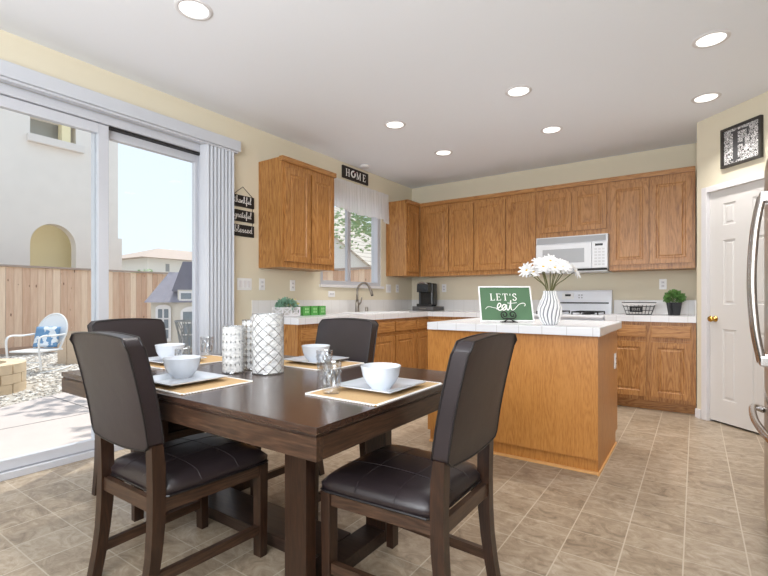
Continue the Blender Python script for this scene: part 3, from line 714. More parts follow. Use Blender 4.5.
for sx_ in (-1, 1):
    bm = BM(); x = sx_*.30; tube(bm, cat([(x, -.26, .66), (x, .0, .65), (x, .24, .66), (x, .33, .58), (x, .31, .30), (x, .28, .04)], 4), .017, 8); obj('arm', bm, wm, t, smooth=True)
    bm = BM(); tube(bm, cat([(x, .30, .02), (x, .10, -.0+.017), (x, -.15, .017), (x, -.42, .05)], 5), .015, 8); obj('rocker', bm, wm, t, smooth=True)
bm = BM(); tube(bm, [(-.30, -.30, .03), (.30, -.30, .03)], .012, 6); tube(bm, [(-.30, .27, .2), (.30, .27, .2)], .01, 6); obj('cross_bar', bm, wm, t)
bm = BM()
N = 12
def pil(u, v): return .05*max(0, (1-u**4)*(1-v**4))**.6
gr = {}
for s_ in (1, -1):
    for i in range(N+1):
        for j in range(N+1):
            u, v = -1+2*i/N, -1+2*j/N
            if s_ == -1 and (i in (0, N) or j in (0, N)): gr[s_, i, j] = gr[1, i, j]; continue
            gr[s_, i, j] = bm.verts.new((.24*u, s_*pil(u, v), .19*v))
    for i in range(N):
        for j in range(N):
            q = (gr[s_, i, j], gr[s_, i+1, j], gr[s_, i+1, j+1], gr[s_, i, j+1]); bm.faces.new(q if s_ == -1 else q[::-1])
rot(bm, 14*D2R, 'X'); shift(bm, (-.0, -.195, .60+.012))
rot(bm, -149*D2R, 'Z'); pb = obj('throw_pillow', bm, pillow_mat(), None, smooth=True); pb.location = (-5.61, 2.96, GZ+.012); pb.scale = (.93, .93, .93)
tag(pb, 'blue and white floral pillow on the white lawn chair', 'pillow')
# fire pit
t = thing('fire_pit', 'round tan stone block fire pit on the gravel', 'fire pit', (-4.30, 1.80, GZ+.001))
for cse in range(3):
    bm = BM(); nb = 11
    for k in range(nb):
        a0 = 2*PI*(k+.5*(cse % 2))/nb+.01; a1 = a0+2*PI/nb-.035
        ro, ri = .57, .36
        pts = [(ro*math.cos(a0+(a1-a0)*i/4), ro*math.sin(a0+(a1-a0)*i/4)) for i in range(5)]+[(ri*math.cos(a1-(a1-a0)*i/4), ri*math.sin(a1-(a1-a0)*i/4)) for i in range(5)]
        prism(bm, pts, 'Z', .128*cse, .128*cse+.123)
    obj('block_course', bm, paver_m, t)
t = thing('wooden_crate_stump', 'pale wooden planter box between lawn chair and fence', 'planter', (-6.3, 3.75, GZ+.001), .4)
bm = BM()
for k in range(8):
    a = 2*PI*k/8; m4 = Matrix.Rotation(a, 3, 'Z')
    vs = box(bm, -.095, .095, .22, .245, 0.0, .60)
    bmesh.ops.rotate(bm, verts=vs, cent=(0, 0, 0), matrix=m4)
lathe(bm, [(0, .03), (.215, .03), (.215, .06), (0, .06)], 8, cap0=False); obj('stave_panel', bm, mat('pale_wood', srgb(212, 192, 170), .9, noise=.1), t)
bm = BM(); lathe(bm, [(0, .5), (.2, .5), (.2, .54), (0, .55)], 16, cap0=False); obj('soil', bm, mat('soil', srgb(120, 104, 90), .95, noise=.3), t)

# ================================================================== KITCHEN FITTINGS
def slab_front(bm, w_, h_, t=.02, frame=.055):
    panel_slab(bm, w_, h_, t, [(frame, w_-frame, frame, h_-frame)] if h_ > .2 else [], d=.007)
def cabinet(name, label, loc, rz, W, depth, z0, z1, doors=(), drawers=(), toe=0.0, crown=False, group=None, side=0.0):
    t = thing(name, label, 'cabinet', loc, rz, group)
    bm = BM()
    if toe: box(bm, 0, W, .0, depth, toe, z1); 
    else: box(bm, 0, W, 0, depth, z0, z1)
    obj('carcass', bm, oak_z, t)
    if toe:
        bm = BM(); box(bm, 0, W, .075, depth, 0, toe-.0005); obj('toe_kick', bm, oak_x, t)
    if crown:
        bm = BM(); box(bm, -.012*(crown == 2), W+.012*(crown == 2), -.024, .03, z1-.045, z1+.004, .006); obj('crown_rail', bm, oak_x, t)
    for (a, b_, c, d) in doors:
        bm = BM(); slab_front(bm, b_-a, d-c); shift(bm, (a, -.021, c)); o = obj('door', bm, oak_z, t)
    for (a, b_, c, d) in drawers:
        bm = BM(); box(bm, a, b_, -.021, -.001, c, d, .005); obj('drawer', bm, oak_x, t)
    return t
UZ0, UZ1 = 1.43, 2.45
UD = (1.487, 2.365)
# hanging cabinet on left wall
cabinet('wall_cabinet', 'oak two door wall cabinet hung between patio door and sink window', (.33, 2.945, 0), PI/2, .745, .3295, 1.42, 2.46, doors=[(.028, .362, 1.475, 2.365), (.386, .715, 1.475, 2.365)], crown=2)
cabinet('wall_cabinet', 'narrow oak wall cabinet in the corner right of the sink window', (.33, 5.16, 0), PI/2, .355, .3295, UZ0, UZ1, doors=[(.04, .315, 1.487, 2.36)], crown=True)
bm = BM()
cabinet('wall_cabinet', 'oak two door wall cabinet above the black coffee maker', (.335, 5.52, 0), 0, .82, .3295, UZ0, UZ1, doors=[(.076, .449, *UD), (.461, .808, *UD)], crown=True, group='upper cabinets on the back wall')
cabinet('wall_cabinet', 'oak two door wall cabinet just left of the microwave, above the green sign', (1.156, 5.52, 0), 0, .799, .3295, UZ0, UZ1, doors=[(.014, .414, *UD), (.43, .786, *UD)], crown=True, group='upper cabinets on the back wall')
cabinet('wall_cabinet', 'short oak two door wall cabinet directly above the microwave', (1.956, 5.52, 0), 0, .784, .3295, 1.84, UZ1, doors=[(.046, .391, 1.90, 2.35), (.408, .758, 1.90, 2.35)], crown=True, group='upper cabinets on the back wall')
cabinet('wall_cabinet', 'oak two door wall cabinet beside the pantry wall, above the potted plant', (2.741, 5.52, 0), 0, .784, .3295, UZ0, UZ1, doors=[(.018, .380, *UD), (.389, .758, *UD)], crown=True, group='upper cabinets on the back wall')
# base cabinets
BT = .889
DRW = (.735, .852); DOR = (.14, .69)
g1 = 'base cabinets under the sink counter'
cabinet('base_cabinet', 'oak base cabinet at the patio door end of the sink counter', (.62, 2.86, 0), PI/2, .49, .6195, 0, BT, doors=[(.03, .46, *DOR)], drawers=[(.03, .46, *DRW)], toe=.10, group=g1)
cabinet('base_cabinet', 'oak base cabinet behind the far dining chair', (.62, 3.351, 0), PI/2, .588, .6195, 0, BT, doors=[(.03, .56, *DOR)], drawers=[(.03, .56, *DRW)], toe=.10, group=g1)
cabinet('sink_cabinet', 'oak sink base cabinet with two doors below the faucet', (.62, 3.94, 0), PI/2, .975, .6195, 0, BT-.2, doors=[(.03, .457, *DOR), (.499, .938, *DOR)], drawers=[(.03, .457, *DRW), (.499, .938, *DRW)], toe=.10, group=g1)
bm = BM(); 
for o in [o for o in C.objects if o.name.startswith('sink_cabinet') and o.parent is None]:
    box(bm, 0, .975, 0, .045, BT-.2, BT); obj('front_rail', bm, oak_x, o)
cabinet('base_cabinet', 'narrow oak base cabinet in the corner nearest the coffee maker', (.62, 4.916, 0), PI/2, .31, .6195, 0, BT, doors=[(.024, .30, *DOR)], drawers=[(.024, .30, *DRW)], toe=.10, group=g1)
g2 = 'base cabinets along the back wall'
cabinet('base_cabinet', 'oak corner base cabinet behind the left end of the island', (.622, 5.23, 0), 0, .63, .6195, 0, BT, doors=[(.05, .60, *DOR)], drawers=[(.05, .60, *DRW)], toe=.10, group=g2)
cabinet('base_cabinet', 'oak base cabinet left of the stove, hidden behind the island', (1.253, 5.23, 0), 0, .70, .6195, 0, BT, doors=[(.03, .34, *DOR), (.36, .67, *DOR)], drawers=[(.03, .34, *DRW), (.36, .67, *DRW)], toe=.10, group=g2)
cabinet('base_cabinet', 'oak base cabinet with two drawers and doors right of the stove', (2.745, 5.23, 0), 0, .785, .6195, 0, BT, doors=[(.03, .372, *DOR), (.416, .745, *DOR)], drawers=[(.03, .372, *DRW), (.416, .745, *DRW)], toe=.10, group=g2)
# countertops with backsplash
CT = .95
SX0, SX1, SY0, SY1 = .17, .56, 4.08, 4.78
ct = thing('countertop', 'L shaped white tile countertop around the sink and corner', 'countertop', (0, 2.84, BT))
bm = BM()
prism(bm, [(.001, 2.845), (.648, 2.845), (.648, SY0), (.001, SY0)], 'Z', BT+.001, CT)
for (a, b_, c, d) in ((.001, SX0, SY0, SY1), (SX1, .648, SY0, SY1)): box(bm, a, b_, c, d, BT+.001, CT)
prism(bm, [(.001, SY1), (.648, SY1), (.648, 5.202), (1.955, 5.202), (1.955, YB-.001), (.001, YB-.001)], 'Z', BT+.001, CT)
obj('tile_top', bm, ctile, ct, world=True)
bm = BM(); box(bm, .001, .012, 2.86, YB-.013, CT, 1.105, .002); box(bm, .001, 1.955, YB-.012, YB-.001, CT, 1.105, .002)
obj('backsplash', bm, stile, ct, world=True)
ct2 = thing('countertop', 'short white tile countertop between stove and pantry wall', 'countertop', (2.742, 5.2, BT))
bm = BM(); box(bm, 2.742, 3.532, 5.202, YB-.001, BT+.001, CT); obj('tile_top', bm, ctile, ct2, world=True)
bm = BM(); box(bm, 2.742, 3.52, YB-.012, YB-.001, CT, 1.105, .002); box(bm, 3.522, 3.533, 5.22, YB-.001, CT, 1.105, .002); obj('backsplash', bm, stile, ct2, world=True)
# sink
t = thing('sink', 'white double bowl kitchen sink below the window', 'sink', (.36, 4.43, BT))
bm = BM()
ym = (SY0+SY1)/2
for (a, b_) in ((SY0+.004, ym-.012), (ym+.012, SY1-.004)):
    v = {}
    for kx, x in enumerate((SX0+.004, SX1-.004)):
        for ky, y in enumerate((a, b_)):
            v[kx, ky, 1] = bm.verts.new((x, y, CT+.004)); v[kx, ky, 0] = bm.verts.new((x+(.02 if kx == 0 else -.02), y+(.02 if ky == 0 else -.02), CT-.19))
    bm.faces.new((v[0, 0, 0], v[1, 0, 0], v[1, 1, 0], v[0, 1, 0]))
    for p, q in (((0, 0), (1, 0)), ((1, 0), (1, 1)), ((1, 1), (0, 1)), ((0, 1), (0, 0))): bm.faces.new((v[p[0], p[1], 0], v[q[0], q[1], 0], v[q[0], q[1], 1], v[p[0], p[1], 1]))
obj('basin', bm, white_pl, t, world=True)
bm = BM()
for (a, b_, c, d) in ((SX0-.03, SX0+.006, SY0-.03, SY1+.03), (SX1-.006, SX1+.03, SY0-.03, SY1+.03), (SX0, SX1, SY0-.03, SY0+.006), (SX0, SX1, SY1-.006, SY1+.03), (SX0, SX1, ym-.014, ym+.014)): box(bm, a, b_, c, d, CT+.0005, CT+.010, .003)
obj('rim', bm, white_pl, t, world=True)
# faucet
t = thing('faucet', 'brushed nickel gooseneck pull down kitchen faucet', 'faucet', (.10, 4.385, CT+.001))
bm = BM(); lathe(bm, [(.0, 0), (.030, 0), (.030, .008), (.024, .02), (.022, .12), (.016, .16)], 20, cap0=False, cap1=True); obj('body', bm, nickel, t, smooth=True)
bm = BM(); pts = [(0, 0, .14), (0, 0, .24)]+[(.095-.095*math.cos(PI*i/12), .012*i/12, .255+.105*math.sin(PI*i/12)) for i in range(11)]
pts += [(.203, .014, .25), (.214, .016, .215)]
tube(bm, pts, [.0135]*(len(pts)-3)+[.014, .018, .018], 12); obj('spout', bm, nickel, t, smooth=True)
bm = BM(); tube(bm, [(.214, .016, .214), (.217, .016, .203)], .015, 12); obj('spray_tip', bm, black_m, t)
bm = BM(); tube(bm, [(0, .018, .09), (0, .042, .10), (.012, .06, .125), (.02, .066, .185)], [.012, .012, .009, .008], 10); obj('lever', bm, nickel, t, smooth=True)
t = tag(obj('air_gap', (lambda b: (lathe(b, [(0, 0), (.021, 0), (.021, .05), (.018, .062), (0, .063)], 20, cap0=False), b)[1])(BM()), nickel, None), 'short nickel air gap cap beside the faucet', 'air gap'); t.location = (.105, 4.57, CT+.001); smooth_by_angle(t)

# ---- island
IX0, IX1, IY0, IY1 = 1.80, 3.02, 3.105, 3.96
t = thing('kitchen_island', 'oak kitchen island with white tile top', 'island', (2.41, 3.53, 0))
bm = BM(); box(bm, IX0, IX1, IY0, IY1, .10, .8855); obj('carcass', bm, oak_isl, t, world=True)
bm = BM(); box(bm, IX0+.004, IX1-.004, IY0+.036, IY1-.07, 0, .0995); obj('toe_kick', bm, oak_isl, t, world=True)
bm = BM(); box(bm, IX0+.004, IX1+.008, IY0+.014, IY0+.0358, 0, .016, .004); box(bm, IX1-.0038, IX1+.008, IY0+.004, IY1-.07, 0, .016, .004); obj('shoe_moulding', bm, mat('light_oak', srgb(226, 172, 110), .4), t, world=True)
bm = BM(); box(bm, 1.842, 3.046, 3.018, 4.0, .8865, .942, .006); obj('tile_top', bm, ctile, t, world=True)
for (a, b_) in ((.03, .40), (.42, .79), (.81, 1.19)):
    bm = BM(); slab_front(bm, b_-a, .52); rot(bm, PI, 'Z'); shift(bm, (IX1-a, IY1+.021, .15)); obj('door', bm, oak_z, t, world=True)

# ---- wall plates
def plate(name, label, loc, rz, w_, h_, slots, cat='outlet'):
    t = thing(name, label, cat, loc, rz)
    bm = BM(); box(bm, -w_/2, w_/2, -.007, -.0005, -h_/2, h_/2, .003); obj('cover_plate', bm, white_pl, t)
    for (kind, x, z) in slots:
        bm = BM()
        if kind == 's': box(bm, x-.017, x+.017, -.012, -.007, z-.033, z+.033, .002); obj('rocker', bm, trim_m, t)
        else:
            box(bm, x-.016, x+.016, -.0095, -.007, z-.014, z+.014, .003); so = obj('socket', bm, trim_m, t)
            bm = BM(); box(bm, x-.008, x-.005, -.0105, -.0094, z-.004, z+.006); box(bm, x+.005, x+.008, -.0105, -.0094, z-.004, z+.006); obj('slot', bm, dgrey_pl, so)
    return t
dup_ = [('o', 0, .02), ('o', 0, -.02)]
plate('light_switch', 'triple white switch plate beside the vertical blinds', (0, 2.775, 1.258), PI/2, .165, .115, [('s', -.046, 0), ('s', 0, 0), ('s', .046, 0)], 'switch')
plate('wall_outlet', 'white outlet just right of the triple switch plate', (0, 2.985, 1.262), PI/2, .07, .115, dup_)
plate('wall_outlet', 'white outlet under the hanging oak cabinet', (0, 3.395, 1.26), PI/2, .07, .115, dup_)
plate('wall_outlet', 'white outlet below the left end of the sink window', (0, 4.02, 1.175), PI/2, .115, .07, [('o', -.02, 0), ('o', .02, 0)])
plate('light_switch', 'double white switch plate right of the sink window', (0, 5.215, 1.262), PI/2, .115, .115, [('s', -.025, 0), ('s', .025, 0)], 'switch')
plate('wall_outlet', 'white outlet in the corner right of the double switch', (0, 5.44, 1.266), PI/2, .07, .115, dup_)
plate('wall_outlet', 'white outlet on back wall right of the coffee maker', (.545, YB, 1.272), 0, .07, .115, dup_)
plate('wall_outlet', 'white outlet above the potted green plant', (3.23, YB, 1.28), 0, .07, .115, dup_)
plate('wall_outlet', 'white outlet on the end panel of the island', (IX1, 3.82, .648), PI/2, .07, .115, dup_)

# ---- microwave
t = thing('microwave', 'white over the range microwave below the short oak cabinet', 'microwave', (2.352, 5.65, 1.425))
MX0, MX1, MY = 1.965, 2.737, 5.455
bm = BM(); box(bm, MX0, MX1, MY, YB-.001, 1.445, 1.836, .004); box(bm, MX0+.01, MX1-.01, MY+.03, YB-.01, 1.425, 1.445); obj('body', bm, appl_m, t, world=True)
bm = BM(); box(bm, MX0+.002, 2.575, MY-.022, MY-.0005, 1.462, 1.748, .012); mdoor = obj('door', bm, appl_m, t, world=True)
bm = BM(); box(bm, 2.045, 2.50, MY-.0235, MY-.021, 1.53, 1.69, .001); o = obj('window', bm, glassgrey, None); o.parent = mdoor; o.location = -t.location
bm = BM(); box(bm, 2.58, MX1-.003, MY-.022, MY-.0005, 1.462, 1.748, .006); cp = obj('control_panel', bm, appl_m, t, world=True)
bm = BM(); box(bm, 2.612, 2.69, MY-.0235, MY-.0215, 1.705, 1.73); o = obj('display', bm, black_m, None); o.parent = cp; o.location = -t.location
bm = BM()
for i in range(3):
    for j in range(6): box(bm, 2.605+i*.038, 2.632+i*.038, MY-.0228, MY-.0215, 1.49+j*.034, 1.508+j*.034)
o = obj('keypad', bm, mat('key_grey', srgb(200, 203, 208), .5), None); o.parent = cp; o.location = -t.location
bm = BM()
for k in range(5): box(bm, MX0+.012, MX1-.02, MY-.012, MY-.0005, 1.762+k*.0135, 1.771+k*.0135)
box(bm, MX0+.015, MX1-.024, MY-.006, MY-.0003, 1.762, 1.824)
obj('vent_grille', bm, grey_pl, t, world=True)
bm = BM(); box(bm, 2.32, MX1-.004, MY-.016, MY-.0006, 1.437, 1.459, .002); obj('vent_strip', bm, blackmat, t, world=True)

# ---- stove
t = thing('gas_stove', 'white gas range with tall backguard against the back wall', 'stove', (2.35, 5.5, 0))
RX0, RX1 = 1.964, 2.734
stove_m = mat('range_enamel', srgb(242, 245, 252), .22)
bm = BM(); box(bm, RX0, RX1, 5.21, YB-.012, .03, .905); box(bm, RX0+.03, RX1-.03, 5.27, YB-.05, 0, .03); obj('body', bm, appl_m, t, world=True)
bm = BM(); box(bm, RX0, RX1, 5.17, 5.75, .917, .945, .008); box(bm, RX0+.01, RX1-.01, 5.20, 5.74, .9055, .917); obj('cooktop', bm, stove_m, t, world=True)
bm = BM(); prism(bm, [(5.745, .9455), (5.755, 1.09), (5.775, 1.20), (5.795, 1.22), (5.835, 1.22), (5.835, .9055), (5.752, .9055)], 'X', RX0+.002, RX1-.002)
bg_ = smooth_by_angle(obj('backguard', bm, stove_m, t, world=True), 20)
bm = BM(); box(bm, RX0+.02, RX1-.03, 5.748, 5.757, 1.062, 1.078); o = obj('vent_slot', bm, black_m, None); o.parent = bg_; o.location = -t.location
bm = BM(); box(bm, 2.19, 2.32, 5.752, 5.766, 1.115, 1.185, .002); dsp = obj('clock_panel', bm, white_pl, None); dsp.parent = bg_; dsp.location = -t.location
bm = BM(); box(bm, 2.225, 2.29, 5.748, 5.7525, 1.15, 1.175)
o = obj('clock_display', bm, black_m, None); o.parent = bg_; o.location = -t.location
bm = BM()
for k in range(4): box(bm, 2.375+.03*(k % 2), 2.39+.03*(k % 2), 5.753, 5.768, 1.125+.03*(k//2), 1.14+.03*(k//2))
o = obj('button', bm, grey_pl, None); o.parent = bg_; o.location = -t.location
for x0 in (2.02, 2.40):
    bm = BM()
    for k in range(5): box(bm, x0+k*.065, x0+k*.065+.012, 5.26, 5.70, .968, .98)
    for y in (5.26, 5.47, 5.69): box(bm, x0, x0+.272, y, y+.012, .968, .98)
    for a in (0, .26):
        for y in (5.26, 5.69): box(bm, x0+a, x0+a+.012, y, y+.012, .9456, .968)
    for y in (5.36, 5.59):
        lathe(bm, [(0, .9456), (.045, .9456), (.045, .958), (.03, .964), (0, .964)], 16, x0+.136, y, cap0=False)
    obj('burner_grate', bm, blackmat, t, world=True)
bm = BM(); box(bm, RX0+.005, RX1-.005, 5.172, 5.2095, .20, .745, .008); od = obj('oven_door', bm, appl_m, t, world=True)
bm = BM(); tube(bm, [(RX0+.08, 5.172, .70), (RX0+.08, 5.14, .70), (RX1-.08, 5.14, .70), (RX1-.08, 5.172, .70)], .011, 8); o = obj('oven_handle', bm, appl_m, None); o.parent = od; o.location = -t.location
bm = BM(); box(bm, RX0, RX1, 5.18, 5.2095, .755, .89, .006); obj('control_panel', bm, appl_m, t, world=True)
for k in range(4):
    bm = BM(); lathe(bm, [(0, 0), (.02, 0), (.018, .025), (0, .026)], 16, cap0=False); rot(bm, PI/2, 'X'); shift(bm, (2.06+.19*k, 5.18, .83)); obj('knob', bm, black_m, t, world=True)
bm = BM(); box(bm, RX0+.005, RX1-.005, 5.176, 5.2095, .035, .19, .006); obj('warming_drawer', bm, appl_m, t, world=True)

# ---- refrigerator
FX, FY0, FY1 = 3.818, 2.12, 3.04
t = thing('refrigerator', 'stainless steel french door refrigerator at the right edge', 'refrigerator', (4.2, 2.58, 0))
bm = BM(); box(bm, FX+.07, 4.62, FY0+.005, FY1-.005, .03, 1.76); box(bm, FX+.12, 4.6, FY0+.03, FY1-.03, 0, .03); obj('body', bm, mat('fridge_side', srgb(120, 118, 118), .4, .6), t, world=True)
ym = (FY0+FY1)/2
for nm, a, b_, z0, z1 in (('door', ym+.003, FY1, .66, 1.775), ('door', FY0, ym-.003, .66, 1.775), ('freezer_drawer', FY0, FY1, .06, .645)):
    bm = BM()
    n_ = 10; pts = []
    for i in range(n_+1):
        y = FY0+(FY1-FY0)*i/n_
        if a-1e-6 <= y <= b_+1e-6 or True:
            pass
    ys = [a+(b_-a)*i/8 for i in range(9)]
    bow = lambda y: FX-.022*(1-((y-ym)/((FY1-FY0)/2))**2)
    pts = [(bow(y), y) for y in ys]+[(FX+.0695, b_), (FX+.0695, a)]
    prism(bm, pts, 'Z', z0, z1)
    bmesh.ops.bevel(bm, geom=[e for e in bm.edges if (e.verts[0].co.z == e.verts[1].co.z and e.verts[0].co.x < FX+.03 and e.verts[1].co.x < FX+.03)], offset=.012, segments=3, affect='EDGES')
    d = smooth_by_angle(obj(nm, bm, steel_f, t, world=True), 40)
    if nm == 'door':
        s_ = 1 if a > ym else -1; yh = ym+s_*.05
        bm = BM(); pts = cat([(FX-.052, yh, 1.575), (FX-.077, yh, 1.42), (FX-.088, yh, 1.20), (FX-.077, yh, .99), (FX-.052, yh, .835)], 5)
        tube(bm, pts, .014, 10); h_ = smooth_by_angle(obj('handle', bm, steel, None), 50); h_.parent = d; h_.location = -t.location
        bm = BM()
        for z in (1.56, .85):
            bm = BM(); box(bm, FX-.062, FX-.018, yh-.016, yh+.016, z-.022, z+.022, .006)
            o = obj('handle_mount', bm, steel, None); o.parent = d; o.location = -t.location
    else:
        bm = BM(); pts = cat([(FX-.012, FY1-.12, .565), (FX-.045, FY1-.11, .575), (FX-.062, FY1-.18, .58), (FX-.075, ym, .58), (FX-.062, FY0+.18, .58), (FX-.045, FY0+.11, .575), (FX-.012, FY0+.12, .565)], 5)
        tube(bm, pts, .015, 10); h_ = smooth_by_angle(obj('handle', bm, steel, None), 50); h_.parent = d; h_.location = -t.location
# ---- recessed ceiling lights
lspots = [(1.158, 1.512, 'recessed ceiling light nearest the patio door, alone above the dining table'), (3.607, 3.565, 'recessed ceiling light nearest the camera on the right, closest to the refrigerator'), (2.36, 3.583, 'recessed ceiling light above the front of the island, middle of its row of three'), (1.167, 3.603, 'recessed ceiling light in front of the HOME sign, left end of the nearer row'), (1.169, 4.606, 'farthest left recessed ceiling light, near the sink corner'), (2.362, 4.582, 'recessed ceiling light straight above the back of the island, middle of the farther row'), (3.597, 4.578, 'recessed ceiling light nearest the pantry wall and the framed letter')]
lens_m = emis('lamp_lens', (1, .98, .95, 1), 1.7)
for i, (x, y, lab) in enumerate(lspots):
    t = thing('recessed_light', lab, 'ceiling light', (x, y, H), 0, 'recessed ceiling lights')
    if i == 0:
        bm = BM(); lathe(bm, [(.078, -.001), (.082, -.006), (.10, -.005), (.104, -.0005)], 32, cap0=False); tr_me = obj('trim_ring', bm, trim_m, t, smooth=True)
        bm = BM(); lathe(bm, [(0, -.004), (.078, -.004), (.078, -.001), (0, -.001)], 32, cap0=False); ln_me = obj('lens', bm, lens_m, t)
    else:
        for s_ in (tr_me, ln_me):
            c = s_.copy(); C.objects.link(c); c.parent = t
    l = bpy.data.lights.new('downlight', 'AREA'); l.shape = 'DISK'; l.size = .15; l.energy = LAMP_W; l.spread = 105*D2R; l.color = (1, .97, .93)
    lo = bpy.data.objects.new('downlight', l); C.objects.link(lo); lo.location = (x, y, H-.012)
t = tag(obj('smoke_detector', (lambda b: (lathe(b, [(0, -.028), (.05, -.028), (.062, -.018), (.064, -.0005), (0, -.0005)], 28, cap0=False), b)[1])(BM()), trim_m, None), 'round white ceiling detector above the HOME sign', 'detector'); t.location = (.13, 4.50, H); smooth_by_angle(t)

# ---- blinds
t = thing('vertical_blinds', 'white vertical blinds stacked at the right of the patio door under a valance', 'blinds', (.07, 2.4, 0))
bm = BM(); box(bm, .018, .104, .5, 2.657, 2.462, 2.556, .004); obj('valance', bm, blind_m, t, world=True)
bm = BM(); box(bm, .03, .085, .52, 2.64, 2.445, 2.461); obj('head_track', bm, vinylw, t, world=True)
for k in range(8):
    bm = BM(); y = 2.312+k*.0365
    pr = [(-.042, .006), (-.02, -.001), (.0, -.003), (.02, -.001), (.042, .006), (.042, .0075), (.02, .0005), (0, -.0015), (-.02, .0005), (-.042, .0075)]
    prism(bm, pr, 'Z', .03, 2.444); rot(bm, 26*D2R, 'Z'); shift(bm, (.056, y, 0)); smooth_by_angle(obj('slat', bm, blind_m, t, world=True), 50)
# ---- curtain valance
t = thing('window_valance', 'sheer white gathered curtain valance over the sink window', 'curtain', (.05, 4.48, 2.5))
vs, fs = [], []
NY, NZ = 150, 12
for i in range(NY+1):
    for j in range(NZ+1):
        u = i/NY; v = j/NZ; y = 3.80+u*(5.13-3.80); zt = 2.545; zb = 2.19-.006*math.sin(u*40)-.02*u-(.03 if .9 < u else 0)+.012*math.sin(u*9)
        z = zt+(zb-zt)*v; amp = .004+.012*v
        x = .055+amp*math.sin(u*PI*2*26+1.3*math.sin(u*19))+.006*math.sin(u*51)+.012*v
        vs.append((x-.05, y-4.48, z-2.5))
for i in range(NY):
    for j in range(NZ): a = i*(NZ+1)+j; fs.append((a, a+1, a+NZ+2, a+NZ+1))
me = bpy.data.meshes.new('sheer_fabric'); me.from_pydata(vs, [], fs); me.materials.append(sheer_m)
for p in me.polygons: p.use_smooth = True
o = bpy.data.objects.new('sheer_fabric', me); C.objects.link(o); o.parent = t
bm = BM(); tube(bm, [(.0, 3.79, 2.53), (.05, 3.79, 2.53), (.05, 5.14, 2.53), (.0, 5.14, 2.53)], .006, 8); obj('curtain_rod', bm, trim_m, t, world=True)

# ---- wall signs
t = thing('home_sign', 'dark wooden sign reading HOME above the sink curtain', 'sign', (.0, 4.205, 2.59), PI/2)
bm = BM(); box(bm, 0, .515, -.022, -.001, 0, .15, .003); obj('board', bm, darksign, t)
bm = BM(); word(bm, 'H', .055, .03, .09, 0, -.0235, -.0215, 1.1); word(bm, 'M', .265, .03, .09, 0, -.0235, -.0215, 1.1); word(bm, 'E', .395, .03, .09, 0, -.0235, -.0215, 1.1)
obj('lettering', bm, white_ink, t)
bm = BM(); tube(bm, [(.198+.036*math.cos(2*PI*i/20), -.024, .076+.036*math.sin(2*PI*i/20)) for i in range(20)], .010, 6, closed=True); obj('wreath', bm, white_ink, t, smooth=True)
bm = BM(); lathe(bm, [(0, 0), (.012, 0), (.012, .006), (0, .007)], 12, cap0=False); rot(bm, PI/2, 'X'); shift(bm, (.215, -.0285, .10)); obj('wreath_bow', bm, mat('maroon', srgb(110, 50, 60), .7), t)
t = thing('hanging_word_sign', 'three black boards hung in a column reading thankful, grateful, blessed', 'sign', (.0, 2.635, 1.705), PI/2)
for k, tx in enumerate(('blessed', 'grateful', 'thankful')):
    z = .003+k*.138
    bm = BM(); box(bm, 0, .245, -.014, -.002, z, z+.108, .002); b_ = obj('board', bm, blackmat, t)
    bm = BM(); script(bm, tx, .018, z+.036, .064, .0042, -.0152, -.0138, squeeze={'blessed': 1.28, 'grateful': 1.08, 'thankful': 1.0}[tx]); obj('lettering', bm, white_ink, b_)
bm = BM(); tube(bm, [(.015, -.007, .387), (.12, -.004, .472), (.23, -.007, .387)], .003, 6)
for x in (.015, .23):
    for z in (.11, .248): tube(bm, [(x, -.007, z), (x, -.007, z+.032)], .0025, 6)
obj('cord', bm, blackmat, t)
t = at_pantry(thing('framed_letter', 'black framed monogram letter F on patterned paper above the pantry door', 'picture', (0, 0, 0)))
fx0_, fx1_, fz0, fz1 = .270, .626, 2.265, 2.605
bm = BM()
for (a, b_, c, d) in ((fx0_, fx1_, fz0, fz0+.02), (fx0_, fx1_, fz1-.02, fz1), (fx0_, fx0_+.02, fz0+.02, fz1-.02), (fx1_-.02, fx1_, fz0+.02, fz1-.02)): box(bm, a, b_, -.03, -.001, c, d)
obj('frame', bm, mat('frame_dark', srgb(54, 50, 46), .5), t)
bm = BM(); box(bm, fx0_+.02, fx1_-.02, -.012, -.002, fz0+.02, fz1-.02); obj('print', bm, scribble_mat(), t)
bm = BM(); word(bm, 'F', fx0_+.085, fz0+.045, .25, 0, -.0135, -.0118, 1.15); obj('letter', bm, mat('charcoal', srgb(74, 74, 76), .6), t)

# ================================================================== DINING SET
TX0, TX1, TY0, TY1, TZ = .937, 2.650, .934, 2.034, .757
t = thing('dining_table', 'dark brown wooden dining table with trestle base', 'table', (1.794, 1.484, 0))
bm = BM()
box(bm, TX0, TX1, TY0, TY1, TZ-.022, TZ, .004); obj('tabletop', bm, dark_top, t, world=True)
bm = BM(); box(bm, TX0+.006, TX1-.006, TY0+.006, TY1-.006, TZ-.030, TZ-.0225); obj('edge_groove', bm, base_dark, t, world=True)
bm = BM(); box(bm, TX0+.001, TX1-.001, TY0+.001, TY0+.03, TZ-.098, TZ-.0305, .003); obj('apron', bm, dark_x, t, world=True)
bm = BM(); box(bm, TX0+.001, TX1-.001, TY1-.03, TY1-.001, TZ-.098, TZ-.0305, .003); obj('apron', bm, dark_x, t, world=True)
bm = BM(); box(bm, TX0+.001, TX0+.03, TY0+.031, TY1-.031, TZ-.098, TZ-.0305, .003); obj('end_apron', bm, dark_y, t, world=True)
bm = BM(); box(bm, TX1-.03, TX1-.001, TY0+.031, TY1-.031, TZ-.098, TZ-.0305, .003); obj('end_apron', bm, dark_y, t, world=True)
